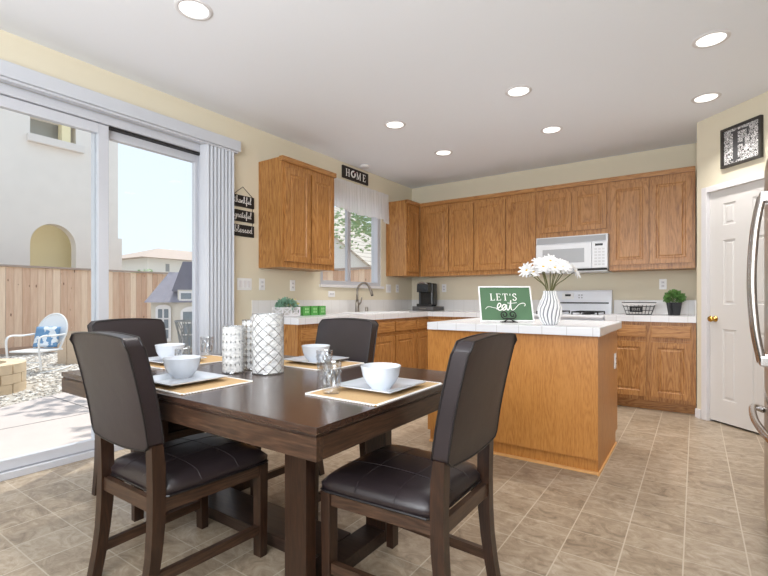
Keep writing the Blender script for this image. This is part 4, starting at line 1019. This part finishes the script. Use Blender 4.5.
for x in (2.240, 1.236):
    for y in (1.198, 1.712):
        bm = BM(); box(bm, x, x+.112, y, y+.052, .0, TZ-.0305, .003); obj('post', bm, dark_z, t, world=True)
    bm = BM(); box(bm, x, x+.112, 1.251, 1.711, .0, .055, .004); obj('foot_rail', bm, base_dark, t, world=True)
    bm = BM(); box(bm, x+.02, x+.09, TY0+.10, TY1-.10, TZ-.085, TZ-.031); obj('cross_rail', bm, base_dark, t, world=True)
bm = BM(); box(bm, 1.349, 2.239, 1.385, 1.60, .004, .06, .004); obj('base_board', bm, base_dark, t, world=True)

def cushion(bm, hw, y0, y1, z0, z1, crown, n=14):
    """seat pad: rounded slab with a crowned top"""
    def pt(u, v, top):
        # superellipse-ish plan with rounded corners
        k = abs(u)**6*abs(v)**6
        return hw*u*(1-.055*k), (y0+y1)/2+(y1-y0)/2*v*(1-.055*k)
    G = {}
    for i in range(n+1):
        for j in range(n+1):
            u, v = -1+2*i/n, -1+2*j/n
            x, y = pt(u, v, 1)
            e = max(0.0, (1-abs(u)**5))*max(0.0, (1-abs(v)**5))
            dim = 0.004*(math.exp(-((u-.0)/.05)**2)+math.exp(-((v-.1)/.05)**2))*0
            G[i, j, 1] = bm.verts.new((x, y, z0+.030+(z1-z0-.030)*(e**.30)+crown*(1-u*u)*(1-v*v)-dim))
    uv = [(i, 0) for i in range(n+1)]+[(n, j) for j in range(1, n+1)]+[(i, n) for i in range(n-1, -1, -1)]+[(0, j) for j in range(n-1, 0, -1)]
    for i in range(n):
        for j in range(n): bm.faces.new((G[i, j, 1], G[i+1, j, 1], G[i+1, j+1, 1], G[i, j+1, 1]))
    low = {}
    for (i, j) in uv:
        c = G[i, j, 1].co; low[i, j] = bm.verts.new((c.x*.985, (y0+y1)/2+(c.y-(y0+y1)/2)*.985, z0))
    m_ = len(uv)
    for k in range(m_):
        a, b_ = uv[k], uv[(k+1) % m_]; bm.faces.new((G[a[0], a[1], 1], low[a], low[b_], G[b_[0], b_[1], 1]))
    bm.faces.new([low[a] for a in uv][::-1])
def make_chair(label, loc, rz):
    t = thing('dining_chair', label, 'chair', loc, rz, 'dark leather dining chairs around the table')
    W = .213
    def taper(bm):
        for v in bm.verts: v.co.x *= 1+.13*max(0, min(1, (v.co.y+.23)/.48))
        return bm
    # seat
    bm = BM(); cushion(bm, W+.006, -.205, .276, .405, .470, .016); se = obj('seat', taper(bm), leather_m, t, smooth=True)
    bm = BM(); tube(bm, [(-W-.003, -.18, .408), (-W-.003, .235, .408), (-W+.006, .262, .408), (-W+.03, .273, .408), (W-.03, .273, .408), (W-.006, .262, .408), (W+.003, .235, .408), (W+.003, -.18, .408), (W-.02, -.2, .408), (-W+.02, -.2, .408)], .0045, 6, closed=True); obj('seat_piping', taper(bm), piping_m, se)
    bm = BM()
    def top(x, y):
        u = x/(W+.006); v = (y-.0355)/.2405
        e = max(0, 1-abs(u)**5)*max(0, 1-abs(v)**5); return .405+.030+.035*e**.30+.016*(1-u*u)*(1-v*v)+.0006
    for k in range(2):
        tube(bm, [(-.072+.144*k, -.2+.46*i/18, top(-.072+.144*k, -.2+.46*i/18)) for i in range(19)], .0011, 5)
        tube(bm, [(-.225+.45*i/18, -.06+.16*k, top(-.225+.45*i/18, -.06+.16*k)) for i in range(19)], .0011, 5)
    obj('seat_stitching', taper(bm), stitch_m, se)
    # apron
    bm = BM(); box(bm, -W+.045, W-.045, .232, .255, .352, .404, .002); obj('seat_rail', taper(bm), dark_x, t)
    bm = BM(); box(bm, -W+.042, W-.042, -.228, -.205, .352, .404, .002); obj('seat_rail', bm, dark_x, t)
    for s_ in (-1, 1):
        bm = BM(); box(bm, min(s_*(W-.008), s_*(W-.03)), max(s_*(W-.008), s_*(W-.03)), -.2, .22, .352, .404, .002); obj('side_rail', taper(bm), dark_y, t)
    for s_ in (-1, 1):
        a, b_ = (W-.042)*s_, W*s_; x0, x1 = min(a, b_), max(a, b_)
        bm = BM(); vs = box(bm, x0, x1, .218, .260, 0, .404, .002)
        for v in bm.verts:
            if v.co.z < .1: v.co.x += -s_*.003; v.co.y += -.004 if v.co.y > .24 else .004
        obj('front_leg', taper(bm), dark_z, t)
        # sabre rear post
        bm = BM(); prof = [(.0, -.276, -.238), (.10, -.257, -.218), (.20, -.244, -.202), (.30, -.238, -.191), (.42, -.236, -.187), (.52, -.238, -.189), (.60, -.240, -.199)]
        pr = [(y0, z) for z, y0, y1 in prof]+[(y1, z) for z, y0, y1 in prof[::-1]]
        prism(bm, pr, 'X', x0, x1); obj('rear_leg', bm, dark_z, t)
        bm = BM(); xm = (x0+x1)/2; prism(bm, [(-.24, .10), (.22, .10), (.22, .138), (-.24, .138)], 'X', xm-.011, xm+.011); obj('side_stretcher', taper(bm), dark_y, t)
    # upholstered back : grid with curved profile
    bm = BM(); nu, nv = 20, 24
    def yr(z):   # rear surface
        k = max(0, (z-.588)/.407); return -.252-.082*k**1.35
    Gf, Gr = {}, {}
    for i in range(nu+1):
        for j in range(nv+1):
            u = -1+2*i/nu; k = j/nv; z = .588+.407*k+(-.012*u*u if k > .9 else 0)-(.016*(1-u*u) if k < .07 else 0)
            # rounded corners
            hw = W-.002
            zz = z
            if k > .9 and abs(u) > .88: zz -= .02*((k-.9)/.1)*((abs(u)-.88)/.12)**2
            if k < .1 and abs(u) > .88: zz += .016*((.1-k)/.1)*((abs(u)-.88)/.12)**2
            puff = .008*(1-u**4)*(1-(2*k-1)**4)
            Gr[i, j] = bm.verts.new((hw*u, yr(z)-puff*.6, zz)); Gf[i, j] = bm.verts.new((hw*u, yr(z)+.058+puff, zz))
    for i in range(nu):
        for j in range(nv):
            bm.faces.new((Gr[i, j], Gr[i+1, j], Gr[i+1, j+1], Gr[i, j+1])); bm.faces.new((Gf[i, j], Gf[i, j+1], Gf[i+1, j+1], Gf[i+1, j]))
    per = [(i, 0) for i in range(nu+1)]+[(nu, j) for j in range(1, nv+1)]+[(i, nv) for i in range(nu-1, -1, -1)]+[(0, j) for j in range(nv-1, 0, -1)]
    for k in range(len(per)):
        a, b_ = per[k], per[(k+1) % len(per)]; bm.faces.new((Gr[a], Gf[a], Gf[b_], Gr[b_]))
    rear = [tuple(Gr[a].co) for a in per]; front = [tuple(Gf[a].co) for a in per]
    bmesh.ops.recalc_face_normals(bm, faces=bm.faces)
    bk = smooth_by_angle(obj('backrest', bm, leather_m, t), 50)
    bm = BM(); tube(bm, rear, .0038, 6, closed=True); tube(bm, front, .0038, 6, closed=True); obj('back_piping', bm, piping_m, bk, smooth=True)
    return t
ch = make_chair('dark leather dining chair on the near long side, back to the camera', (1.744, 1.08, 0), 0)
dup(ch, (2.632, 1.495, 0), PI/2, 'dark leather dining chair at the right end of the table, in front of the island')
dup(ch, (1.745, 1.885, 0), PI, 'dark leather dining chair on the far side of the table, facing the camera')
dup(ch, (.955, 1.39, 0), -PI/2, 'dark leather dining chair at the left end of the table by the patio door')

# placemats, plates, bowls, tumblers
PM = TZ+.0008
def placemat(label, cx, cy, lx, ly):
    t = thing('placemat', label, 'placemat', (cx, cy, PM), 0, 'burlap placemats')
    bm = BM(); box(bm, -lx/2, lx/2, -ly/2, ly/2, 0, .003, .001); obj('mat', bm, mat_m, t)
    bm = BM(); pitch = .0125
    for s_ in (-1, 1):
        k = 0
        if lx > ly: 
            L, off = lx, ly
            while k*pitch < L-.006: a = -L/2+k*pitch+.003; box(bm, a, a+.0075, s_*off/2-.004 if s_ < 0 else s_*off/2-.006, s_*off/2+.006 if s_ < 0 else s_*off/2+.004, .0005, .0048); k += 1
        else:
            L, off = ly, lx
            while k*pitch < L-.006: a = -L/2+k*pitch+.003; box(bm, s_*off/2-.005, s_*off/2+.005, a, a+.0075, .0005, .0048); k += 1
    # stitched short edges too
    for s_ in (-1, 1):
        k = 0; L, off = (ly, lx) if lx > ly else (lx, ly)
        while k*pitch < L-.006:
            a = -L/2+k*pitch+.003
            if lx > ly: box(bm, s_*off/2-.005, s_*off/2+.005, a, a+.0075, .0005, .0048)
            else: box(bm, a, a+.0075, s_*off/2-.005, s_*off/2+.005, .0005, .0048)
            k += 1
    obj('white_stitching', bm, white_ink, t)
    return t
placemat('burlap placemat with white stitching on the near side of the table', 1.70, 1.13, .48, .33)
placemat('burlap placemat with white stitching at the right end of the table', 2.475, 1.478, .33, .48)
placemat('burlap placemat with white stitching on the far side of the table', 1.762, 1.85, .48, .33)
placemat('burlap placemat at the left end of the table, mostly behind the near bowl', 1.125, 1.50, .33, .48)
PZ = PM+.0052
def plate_mesh():
    bm = BM(); n = 4
    def ring(h_, z, r_):
        out = []
        for (sx_, sy_) in ((1, 1), (-1, 1), (-1, -1), (1, -1)):
            c0 = math.atan2(sy_, sx_)-PI/4
            for k in range(5):
                a = c0+PI/2*k/4; out.append(bm.verts.new((sx_*(h_-r_)+r_*math.cos(a), sy_*(h_-r_)+r_*math.sin(a), z)))
        return out
    rs = [ring(.075, 0, .02), ring(.095, .004, .02), ring(.134, .016, .008), ring(.135, .020, .008), ring(.132, .0205, .008), ring(.098, .0085, .02), ring(.07, .006, .02)]
    for a, b_ in zip(rs, rs[1:]):
        for k in range(20): bm.faces.new((a[k], a[(k+1) % 20], b_[(k+1) % 20], b_[k]))
    bm.faces.new(rs[0][::-1]); bm.faces.new(rs[-1])
    return bm
def single(name, bm, m, loc, label, cat, group, ang=40):
    o = obj(name, bm, m); smooth_by_angle(o, ang); o.location = loc; return tag(o, label, cat, group)
def copy_to(o, loc, label):
    c = o.copy(); C.objects.link(c); c.location = loc; c['label'] = label; return c
gp = 'square white plates'
p0 = single('plate', plate_mesh(), plate_m, (1.705, 1.11, PZ), 'square white plate under the near bowl beside the near chair', 'plate', gp)
copy_to(p0, (2.487, 1.482, PZ), 'square white plate at the right end of the table')
copy_to(p0, (1.755, 1.89, PZ), 'square white plate in front of the far chair')
copy_to(p0, (1.075, 1.43, PZ), 'square white plate at the left end, behind the near bowl')
def bowl_mesh():
    bm = BM(); lathe(bm, [(0, .004), (.034, .004), (.036, 0), (.040, 0), (.042, .006), (.060, .026), (.072, .052), (.0775, .080), (.080, .088), (.0785, .0895), (.0755, .087), (.069, .056), (.054, .028), (.03, .013), (0, .010)], 40, cap0=False); return bm
BZ = PZ+.0062
gb = 'white porcelain bowls'
b0 = single('bowl', bowl_mesh(), plate_m, (1.635, 1.150, BZ), 'white bowl nearest the near chair back, left of the glass cylinders', 'bowl', gb)
copy_to(b0, (2.508, 1.452, BZ), 'white bowl on the plate at the right end of the table')
copy_to(b0, (1.775, 1.865, BZ), 'white bowl in front of the far chair')
copy_to(b0, (1.055, 1.43, BZ), 'white bowl at the left end, behind the nearest bowl')
def tumbler_mesh():
    bm = BM(); H_ = .118
    def rf(r, z, a):
        k = .0019*math.cos(8*a+70*z)+.0019*math.cos(8*a-70*z) if .012 < z < .095 and r > .03 else 0
        return r+k
    prof = [(0, 0), (.031, 0), (.033, .003)]+[(.033+.006*i/14, .006+.104*i/14) for i in range(15)]+[(.0392, .115), (.0375, .116), (.0365, .113)]+[(.036-.006*i/8, .108-.086*i/8) for i in range(9)]+[(0, .018)]
    fs = lathe(bm, prof, 54, cap0=False, rfun=rf); return bm
gt = 'clear cut glass tumblers'
t0 = single('tumbler', tumbler_mesh(), tumbler_m, (2.388, 1.297, PM+.0052), 'clear cut glass tumbler nearest the camera, on the right placemat', 'glass', gt, 60)
copy_to(t0, (2.066, 1.615, PM), 'clear cut glass tumbler just behind the nearest tumbler', )
copy_to(t0, (.985, 1.71, PM+.0052), 'clear cut glass tumbler at the left end, in front of the blinds')
copy_to(t0, (1.49, 1.245, PM+.0052), 'clear cut glass tumbler hidden behind the nearest bowl')
def hurricane(label, cx, cy, r, h_, kind):
    t = thing('candle_cylinder', label, 'vase', (cx, cy, PM), 0, 'mosaic glass cylinders on the table')
    bm = BM(); lathe(bm, [(r, .006), (r, h_)], 48, cap0=False); o = obj('mosaic_shell', bm, shell_mat('mosaic_'+kind, kind), t, smooth=True)
    bm = BM(); lathe(bm, [(0, 0), (r, 0), (r+.001, .003), (r, .008), (0, .008)], 48, cap0=False); obj('glass_base', bm, tumbler_m, t)
    bm = BM(); lathe(bm, [(r-.003, h_-.004), (r+.001, h_-.002), (r+.001, h_+.002), (r-.003, h_+.002), (r-.003, h_-.004)], 48, cap0=False); obj('rim', bm, tumbler_m, t, smooth=True)
    return t
hurricane('tallest white mosaic glass cylinder with diamond pattern', 1.80, 1.500, .076, .288, 'diamond')
hurricane('medium white mosaic glass cylinder with round dots, behind the other two', 1.635, 1.545, .056, .252, 'circle')
hurricane('shortest white mosaic glass cylinder with small beaded pattern, on the left', 1.655, 1.405, .050, .228, 'bead')

# ================================================================== ON THE ISLAND
IT = .9425
sx0 = (2.364, 3.326)
t = thing('lets_eat_sign', "green sign with white frame reading LET'S eat on the island", 'sign', (sx0[0], sx0[1], IT), .6038)
SW, SH, LEAN = .405, .287, .36
def lean(bm): rot(bm, -LEAN, 'X'); shift(bm, (0, .012, .004))
bm = BM()
for (a, b_, c, d) in ((-SW/2, SW/2, 0, .010), (-SW/2, SW/2, SH-.010, SH), (-SW/2, -SW/2+.010, .01, SH-.01), (SW/2-.010, SW/2, .01, SH-.01)): box(bm, a, b_, -.006, .008, c, d, .001)
lean(bm); obj('frame', bm, white_pl, t)
bm = BM(); box(bm, -SW/2+.010, SW/2-.010, -.002, .007, .01, SH-.01); lean(bm); obj('board', bm, green_sign, t)
bm = BM(); word(bm, "LET'S", -.116, .170, .056, .215, -.0034, -.0016); lean(bm); obj('lettering', bm, white_ink, t)
bm = BM()
s_ = .11
sw = cat([(-.158, .10), (-.15, .112), (-.13, .120), (-.10, .112), (-.075, .108)], 5); ribbon(bm, sw, .0036, -.0034, -.0016)
e_ = cat([(-.075, .100), (-.048, .118), (-.038, .136), (-.05, .148), (-.064, .13), (-.066, .105), (-.052, .090), (-.03, .098)], 6); ribbon(bm, e_, .0078, -.0034, -.0016)
a_ = cat([(-.03, .098), (.0, .130), (-.018, .136), (-.032, .115), (-.024, .092), (-.006, .1), (.004, .134), (.004, .104), (.012, .092), (.022, .102)], 6); ribbon(bm, a_, .0078, -.0034, -.0016)
t_ = cat([(.022, .102), (.034, .14), (.04, .172), (.036, .12), (.04, .094), (.056, .094), (.075, .112), (.10, .138), (.13, .148), (.146, .142), (.146, .128), (.138, .126)], 6); ribbon(bm, t_, [.0078]*24+[.0045]*(len(t_)-24), -.0034, -.0016)
ribbon(bm, cat([(.012, .150), (.04, .147), (.085, .152)], 5), .0042, -.0034, -.0016)
lean(bm); obj('script_lettering', bm, white_ink, t)
t = thing('scroll_easel', "small black wrought iron scroll easel holding the LET'S eat sign", 'easel', (sx0[0], sx0[1], IT), .6038)
bm = BM()
def scroll(cx, cz, r, s):
    pts = []
    for i in range(31):
        q = i/30; a = PI*(-.45)+q*PI*2.6; rr = r*(1-.72*q); pts.append((cx+s*rr*math.cos(a), cz+rr*math.sin(a)))
    return pts
for s in (-1, 1):
    pp_ = [(0.0, .030)]+scroll(s*.030, .058, .029, s)
    pts = [(-s*.055, -.05, .004), (-s*.03, -.04, .012)]+[(x, -.026+.36*0+(z-.03)*.42, z) for x, z in pp_]
    tube(bm, cat(pts, 3), .0046, 6)
    tube(bm, [(s*.055, -.05, .0035), (s*.05, .085, .0035)], .0032, 6)
tube(bm, [(-.06, -.05, .004), (.06, -.05, .004)], .0036, 6); tube(bm, [(-.05, .085, .004), (.05, .085, .004)], .0032, 6)
tube(bm, [(0, .085, .004), (0, .14, .2), (0, .128, .25)], .003, 6); tube(bm, [(-.05, -.012, .006), (.05, -.012, .006)], .003, 6)
obj('scrollwork', bm, iron, t)
t['category'] = 'easel'
# vase with daisies
VX, VY = 2.70, 3.205
t = thing('ribbed_vase', 'white vase with grey wavy ribs holding daisies on the island', 'vase', (VX, VY, IT))
prof = [(0, 0), (.045, 0), (.049, .004)]
def vr(z): 
    pts = ((0, .049), (.03, .064), (.07, .076), (.11, .077), (.15, .064), (.19, .047), (.215, .040), (.23, .041))
    for (a, ra), (b_, rb) in zip(pts, pts[1:]):
        if a <= z <= b_: q = (z-a)/(b_-a); q = q*q*(3-2*q); return ra+(rb-ra)*q
    return .05
for i in range(1, 47): prof.append((vr(.23*i/46), .004+.226*i/46))
prof += [(.037, .2315), (.034, .22), (.04, .18), (.06, .11), (.042, .03), (0, .02)]
NR = 16
def vfun(r, z, a):
    if r < .04 or z < .003: return r
    return r+.0035*math.cos(NR*(a+.16*math.sin(z*26)))
bm = BM(); lathe(bm, prof, 160, cap0=False, rfun=vfun)
def rib_mat():
    m, n, l, b = newmat('ribbed_ceramic'); t_ = n.new('ShaderNodeTexCoord'); sp = n.new('ShaderNodeSeparateXYZ'); l.new(t_.outputs['Object'], sp.inputs[0])
    a = math_node(n, l, 'ARCTAN2', sp.outputs[1], sp.outputs[0]); zz = math_node(n, l, 'MULTIPLY', math_node(n, l, 'SINE', math_node(n, l, 'MULTIPLY', sp.outputs[2], 26.0)), .16)
    c = math_node(n, l, 'COSINE', math_node(n, l, 'MULTIPLY', math_node(n, l, 'ADD', a, zz), float(NR)))
    r = n.new('ShaderNodeValToRGB'); r.color_ramp.elements[0].position = .15; r.color_ramp.elements[0].color = srgb(128, 130, 138); r.color_ramp.elements[1].position = .32; r.color_ramp.elements[1].color = srgb(242, 242, 243)
    l.new(math_node(n, l, 'MULTIPLY_ADD', c, .5, .5), r.inputs[0]); l.new(r.outputs[0], b.inputs['Base Color']); b.inputs['Roughness'].default_value = .4
    return m
obj('ceramic_body', bm, rib_mat(), t, smooth=True)
# daisy flowers : stem, petals, centre
def daisy(px_, pz, depth, tilt, label):
    """px_,pz: offset of the flower head across the view and above the counter"""
    t = thing('daisy', label, 'flower', (VX, VY, IT+.05), 0, 'white daisies in the ribbed vase')
    head = Vector(Rv)*px_+Fv*depth+Vector((0, 0, pz-.05))
    rim = Vector((head.x, head.y, 0)).normalized()*.022; rim.z = .187
    bm = BM(); tube(bm, cat([tuple(rim*-.25+Vector((0, 0, .02))), tuple(rim), tuple(rim.lerp(head, .55)+Vector((0, 0, .006))), tuple(head)], 5), .0034, 6); obj('stem', bm, stem_m, t, smooth=True)
    nrm = (Vector((head.x, head.y, 0))*tilt+Vector((0, 0, .10))-Fv*.10).normalized()
    q = nrm.to_track_quat('Z', 'Y').to_matrix()
    bm = BM(); npt = 20
    for k in range(npt):
        a = 2*PI*k/npt+random.uniform(-.06, .06); L = .056*random.uniform(.9, 1.08); w_ = .0095; up = .012*(k % 2)+random.uniform(-.006, .008)
        ring = [(.006, 0), (.018, w_*.75), (.034, w_), (L, w_*.5), (L+.003, 0), (L, -w_*.5), (.034, -w_), (.018, -w_*.75)]
        hi, lo = [], []
        for (r_, s_) in ring:
            z = up*(r_/L)+.004*math.sin(r_/L*PI)
            p = Vector((r_*math.cos(a)-s_*math.sin(a), r_*math.sin(a)+s_*math.cos(a), z))
            hi.append(bm.verts.new(head+q @ (p+Vector((0, 0, .0007))))); lo.append(bm.verts.new(head+q @ (p-Vector((0, 0, .0007)))))
        bm.faces.new(hi); bm.faces.new(lo[::-1])
        for i in range(8): bm.faces.new((lo[i], lo[(i+1) % 8], hi[(i+1) % 8], hi[i]))
    obj('petals', bm, petal_m, t)
    bm = BM(); lathe(bm, [(0, 0), (.009, 0), (.008, .004), (.004, .006), (0, .007)], 14, cap0=False); 
    bmesh.ops.transform(bm, matrix=q.to_4x4(), verts=bm.verts); shift(bm, head); obj('flower_centre', bm, yolk_m, t, smooth=True)
random.seed(3)
dl = [(-.165, .370, -.02, .9, 'lone white daisy farthest left, drooping from the ribbed vase'), (-.105, .362, .02, .6, 'white daisy second from left in the ribbed vase'),
      (-.066, .392, -.06, .25, 'white daisy left of centre at the front of the bouquet'), (-.05, .425, .05, .1, 'white daisy at the top left of the bouquet'), (.005, .385, -.08, .1, 'white daisy at the front centre of the bouquet'),
      (.015, .440, .03, .05, 'topmost white daisy of the bouquet'), (.062, .388, -.07, .2, 'white daisy low at the front, right of centre in the bouquet'), (.078, .425, .05, .2, 'white daisy high at the back, right of centre in the bouquet'), (.118, .392, .0, .5, 'white daisy second from right in the bouquet'), (.165, .365, -.02, .9, 'white daisy farthest right, leaning over the stove side'), (-.02, .400, .10, .1, 'white daisy in the middle back of the bouquet')]
for a in dl: daisy(*a)

# ================================================================== ON THE COUNTERS
CZ = CT+.0008
# coffee maker on pod drawer
t = thing('pod_drawer', 'low dark pod storage drawer under the coffee maker', 'drawer', (.42, 5.60, CZ))
bm = BM(); box(bm, -.17, .17, -.15, .15, .004, .062, .004); obj('case', bm, mat('speckled_black', srgb(72, 70, 70), .5, noise=.5, nscale=150), t)
bm = BM(); box(bm, -.165, .165, -.155, -.1505, .008, .058, .002); df = obj('drawer_front', bm, mat('pod_front', srgb(96, 94, 94), .4, noise=.4, nscale=120), t)
bm = BM(); box(bm, -.05, .05, -.162, -.1555, .028, .038, .002); obj('handle', bm, nickel, df)
t = thing('coffee_maker', 'black single cup coffee maker in the back left corner', 'coffee maker', (.40, 5.60, CZ+.063))
bm = BM(); box(bm, -.10, .10, -.02, .13, .0, .325, .035, 4); obj('body', bm, black_m, t)
bm = BM(); box(bm, -.095, .095, -.13, -.0205, .0, .035, .010); obj('drip_tray', bm, black_m, t)
bm = BM(); prism(bm, [(-.13, .20), (-.0205, .19), (-.0205, .30), (-.02, .322), (-.08, .330), (-.125, .305)], 'X', -.09, .09); obj('brew_head', bm, black_m, t)
bm = BM(); tube(bm, cat([(-.072, -.10, .295), (-.066, -.138, .318), (0, -.148, .33), (.066, -.138, .318), (.072, -.10, .295)], 5), .010, 8); obj('handle', bm, steel, t, smooth=True)
bm = BM(); box(bm, -.135, -.101, -.0, .12, .01, .28, .012); obj('water_tank', bm, mat('smoke_tank', srgb(80, 84, 90), .1), t)
# wire basket
t = thing('wire_basket', 'dark wire basket with black label plate on the right counter', 'basket', (3.03, 5.47, CZ), .1)
BH, a0, b0_, a1, b1_ = .125, .115, .075, .155, .11
def rc(q): return (a0+(a1-a0)*q, b0_+(b1_-b0_)*q, .004+BH*q)
bm = BM()
for q, r_ in ((0, .003), (.33, .0018), (.66, .0018), (1, .004)):
    a, b_, z = rc(q); tube(bm, [(-a, -b_, z), (a, -b_, z), (a, b_, z), (-a, b_, z)], r_, 6, closed=True)
for k in range(9):
    u = -1+2*k/8
    for s_ in (-1, 1): tube(bm, [(a0*u, s_*b0_, .004), (a1*u, s_*b1_, .004+BH)], .0018, 5)
for k in range(7):
    u = -1+2*k/6
    for s_ in (-1, 1): tube(bm, [(s_*a0, b0_*u, .004), (s_*a1, b1_*u, .004+BH)], .0018, 5)
    tube(bm, [(-a0, b0_*u, .004), (a0, b0_*u, .004)], .0016, 5)
obj('wire_frame', bm, iron, t)
bm = BM(); prism(bm, [(-b1_-.002, .102), (-b1_-.001, .131), (-b1_+.002, .131), (-b1_+.001, .102)], 'X', -a1+.002, a1-.002); obj('rim_band', bm, soap_m, t)
bm = BM(); prism(bm, [(-.0835, .03), (-.1015, .09), (-.0995, .09), (-.0815, .03)], 'X', -.085, .035); lp = obj('label_plate', bm, black_m, t)
bm = BM()
for k in range(5): 
    z0_, z1_ = .048, .072; f_ = lambda z: -.0835-(z-.03)*.3-.0008
    x = -.062+k*.016
    prism(bm, [(f_(z0_), z0_), (f_(z1_), z1_), (f_(z1_)+.0007, z1_), (f_(z0_)+.0007, z0_)], 'X', x, x+.004)
    if k != 2: prism(bm, [(f_(z1_-.004), z1_-.004), (f_(z1_), z1_), (f_(z1_)+.0007, z1_), (f_(z1_-.004)+.0007, z1_-.004)], 'X', x, x+.011)
    prism(bm, [(f_(z0_), z0_), (f_(z0_+.004), z0_+.004), (f_(z0_+.004)+.0007, z0_+.004), (f_(z0_)+.0007, z0_)], 'X', x, x+.011)
obj('label_lettering', bm, mat('label_grey', srgb(190, 188, 184), .6), lp)
# potted plant
def leaves(n, rad, flat, ls, seed, cz):
    random.seed(seed); vs, fs = [], []
    for i in range(n):
        d = Vector((random.gauss(0, 1), random.gauss(0, 1), random.gauss(0, 1)*.8)); d.normalize()
        if d.z < -.6: d.z *= -.6
        c = Vector((d.x*rad, d.y*rad, cz+d.z*flat))*1.0; c = Vector((c.x*random.uniform(.55, 1.05), c.y*random.uniform(.55, 1.05), cz+(c.z-cz)*random.uniform(.6, 1.05)))
        out = (d+Vector((0, 0, .35))+Vector((random.uniform(-.5, .5), random.uniform(-.5, .5), random.uniform(-.4, .4)))).normalized()
        sd_ = out.cross(Vector((random.uniform(-1, 1), random.uniform(-1, 1), random.uniform(-1, 1)))).normalized(); nn = out.cross(sd_).normalized()
        L = ls*random.uniform(.7, 1.2); k0 = len(vs)
        for (a, s_, h_) in ((0, 0, 0), (.35, .32, .05), (.75, .28, .04), (1, 0, -.06), (.75, -.28, .04), (.35, -.32, .05), (.5, 0, -.03)):
            vs.append(tuple(c+out*a*L+sd_*s_*L+nn*h_*L))
        for q in ((0, 1, 6), (1, 2, 6), (2, 3, 6), (3, 4, 6), (4, 5, 6), (5, 0, 6)): fs.append(tuple(k0+i for i in q))
    return vs, fs
def mesh_obj(name, vs, fs, m, parent):
    me = bpy.data.meshes.new(name); me.from_pydata(vs, [], fs); me.materials.append(m); o = bpy.data.objects.new(name, me); C.objects.link(o); o.parent = parent; return o
t = thing('potted_plant', 'small bushy green plant in black tapered pot on right counter', 'plant', (3.345, 5.50, CZ))
bm = BM(); lathe(bm, [(0, 0), (.060, 0), (.064, .004), (.084, .125), (.084, .13), (.078, .13), (.074, .11), (0, .108)], 4, cap0=False); rot(bm, PI/4+.35, 'Z')
bmesh.ops.bevel(bm, geom=[e for e in bm.edges if abs(e.verts[0].co.z-e.verts[1].co.z) > .05], offset=.02, segments=4, affect='EDGES'); obj('pot', bm, mat('pot_charcoal', srgb(44, 46, 50), .5), t)
obj('soil', (lambda b: (lathe(b, [(0, .112), (.05, .112), (0, .114)], 12, cap0=False), b)[1])(BM()), mat('potting_soil', srgb(60, 48, 40), .95), t)
v_, f_ = leaves(800, .078, .075, .026, 5, .175); mesh_obj('foliage', v_, f_, leaf_m, t)
# succulent crate and green candle cups on the sink counter
t = thing('succulent_crate', 'white wooden crate with X ends holding succulents on left counter', 'planter', (.27, 3.06, CZ), PI/2)
cw_, cd_, chh = .115, .065, .088
bm = BM()
for sy_ in (-1, 1):
    for z in (0.002, chh-.014): box(bm, -cw_, cw_, sy_*cd_-.004, sy_*cd_+.004, z, z+.014)
    for x in (-cw_+.006, -.0, cw_-.006): box(bm, x-.006, x+.006, sy_*cd_-.005, sy_*cd_+.005, .002, chh)
    for x0, x1 in ((-cw_, 0), (0, cw_)):
        for s_ in (1, -1):
            za, zb = (.012, chh-.012) if s_ > 0 else (chh-.012, .012)
            prism(bm, [(x0+.008, za-.006), (x0+.008, za+.006), (x1-.008, zb+.006), (x1-.008, zb-.006)], 'Y', sy_*cd_-.003, sy_*cd_+.003)
for sx_ in (-1, 1):
    for z in (0.002, chh-.014): box(bm, sx_*cw_-.004, sx_*cw_+.004, -cd_, cd_, z, z+.014)
    for s_ in (1, -1):
        za, zb = (.012, chh-.012) if s_ > 0 else (chh-.012, .012)
        prism(bm, [(-cd_+.004, za-.006), (-cd_+.004, za+.006), (cd_-.004, zb+.006), (cd_-.004, zb-.006)], 'X', sx_*cw_-.003, sx_*cw_+.003)
obj('crate', bm, trim_m, t)
bm = BM(); box(bm, -cw_+.01, cw_-.01, -cd_+.012, cd_-.012, .004, chh-.012); obj('liner', bm, mat('liner_grey', srgb(208, 206, 202), .8), t)
v_, f_ = leaves(260, .105, .045, .042, 11, .105); v_ = [(x, y*.7, z) for x, y, z in v_]; mesh_obj('succulents', v_, f_, leaf2_m, t)
v_, f_ = leaves(40, .05, .045, .03, 12, .115); v_ = [(x+.05, y*.7-.04, z) for x, y, z in v_]; mesh_obj('yellow_succulent', v_, f_, leaf3_m, t)
names = ('green glass candle cup beside the succulent crate, left of three', 'green glass candle cup in the middle of the row of three', 'green glass candle cup on the right end of the row, nearest the sink')
for k in range(3):
    t = thing('candle_cup', names[k], 'candle holder', (.27, 3.285+k*.118, CZ), PI/2, 'green candle cups on the sink counter')
    bm = BM(); w_ = .048
    box(bm, -w_, w_, -w_, w_, 0, .012, .003)
    for (a, b_, c, d) in ((-w_, w_, -w_, -w_+.007), (-w_, w_, w_-.007, w_), (-w_, -w_+.007, -w_+.007, w_-.007), (w_-.007, w_, -w_+.007, w_-.007)): box(bm, a, b_, c, d, .012, .094, .002)
    obj('glass_cup', bm, gcandle, t)
    bm = BM()
    for x in (-.02, .008):
        for z in (.025, .055): box(bm, x, x+.016, -w_-.0018, -w_-.0002, z, z+.022)
    obj('pattern', bm, mat('pale_green', srgb(150, 200, 134), .4), t)
    bm = BM(); lathe(bm, [(0, .0125), (.03, .0125), (.03, .05), (0, .052)], 16, cap0=False); obj('candle', bm, white_pl, t)
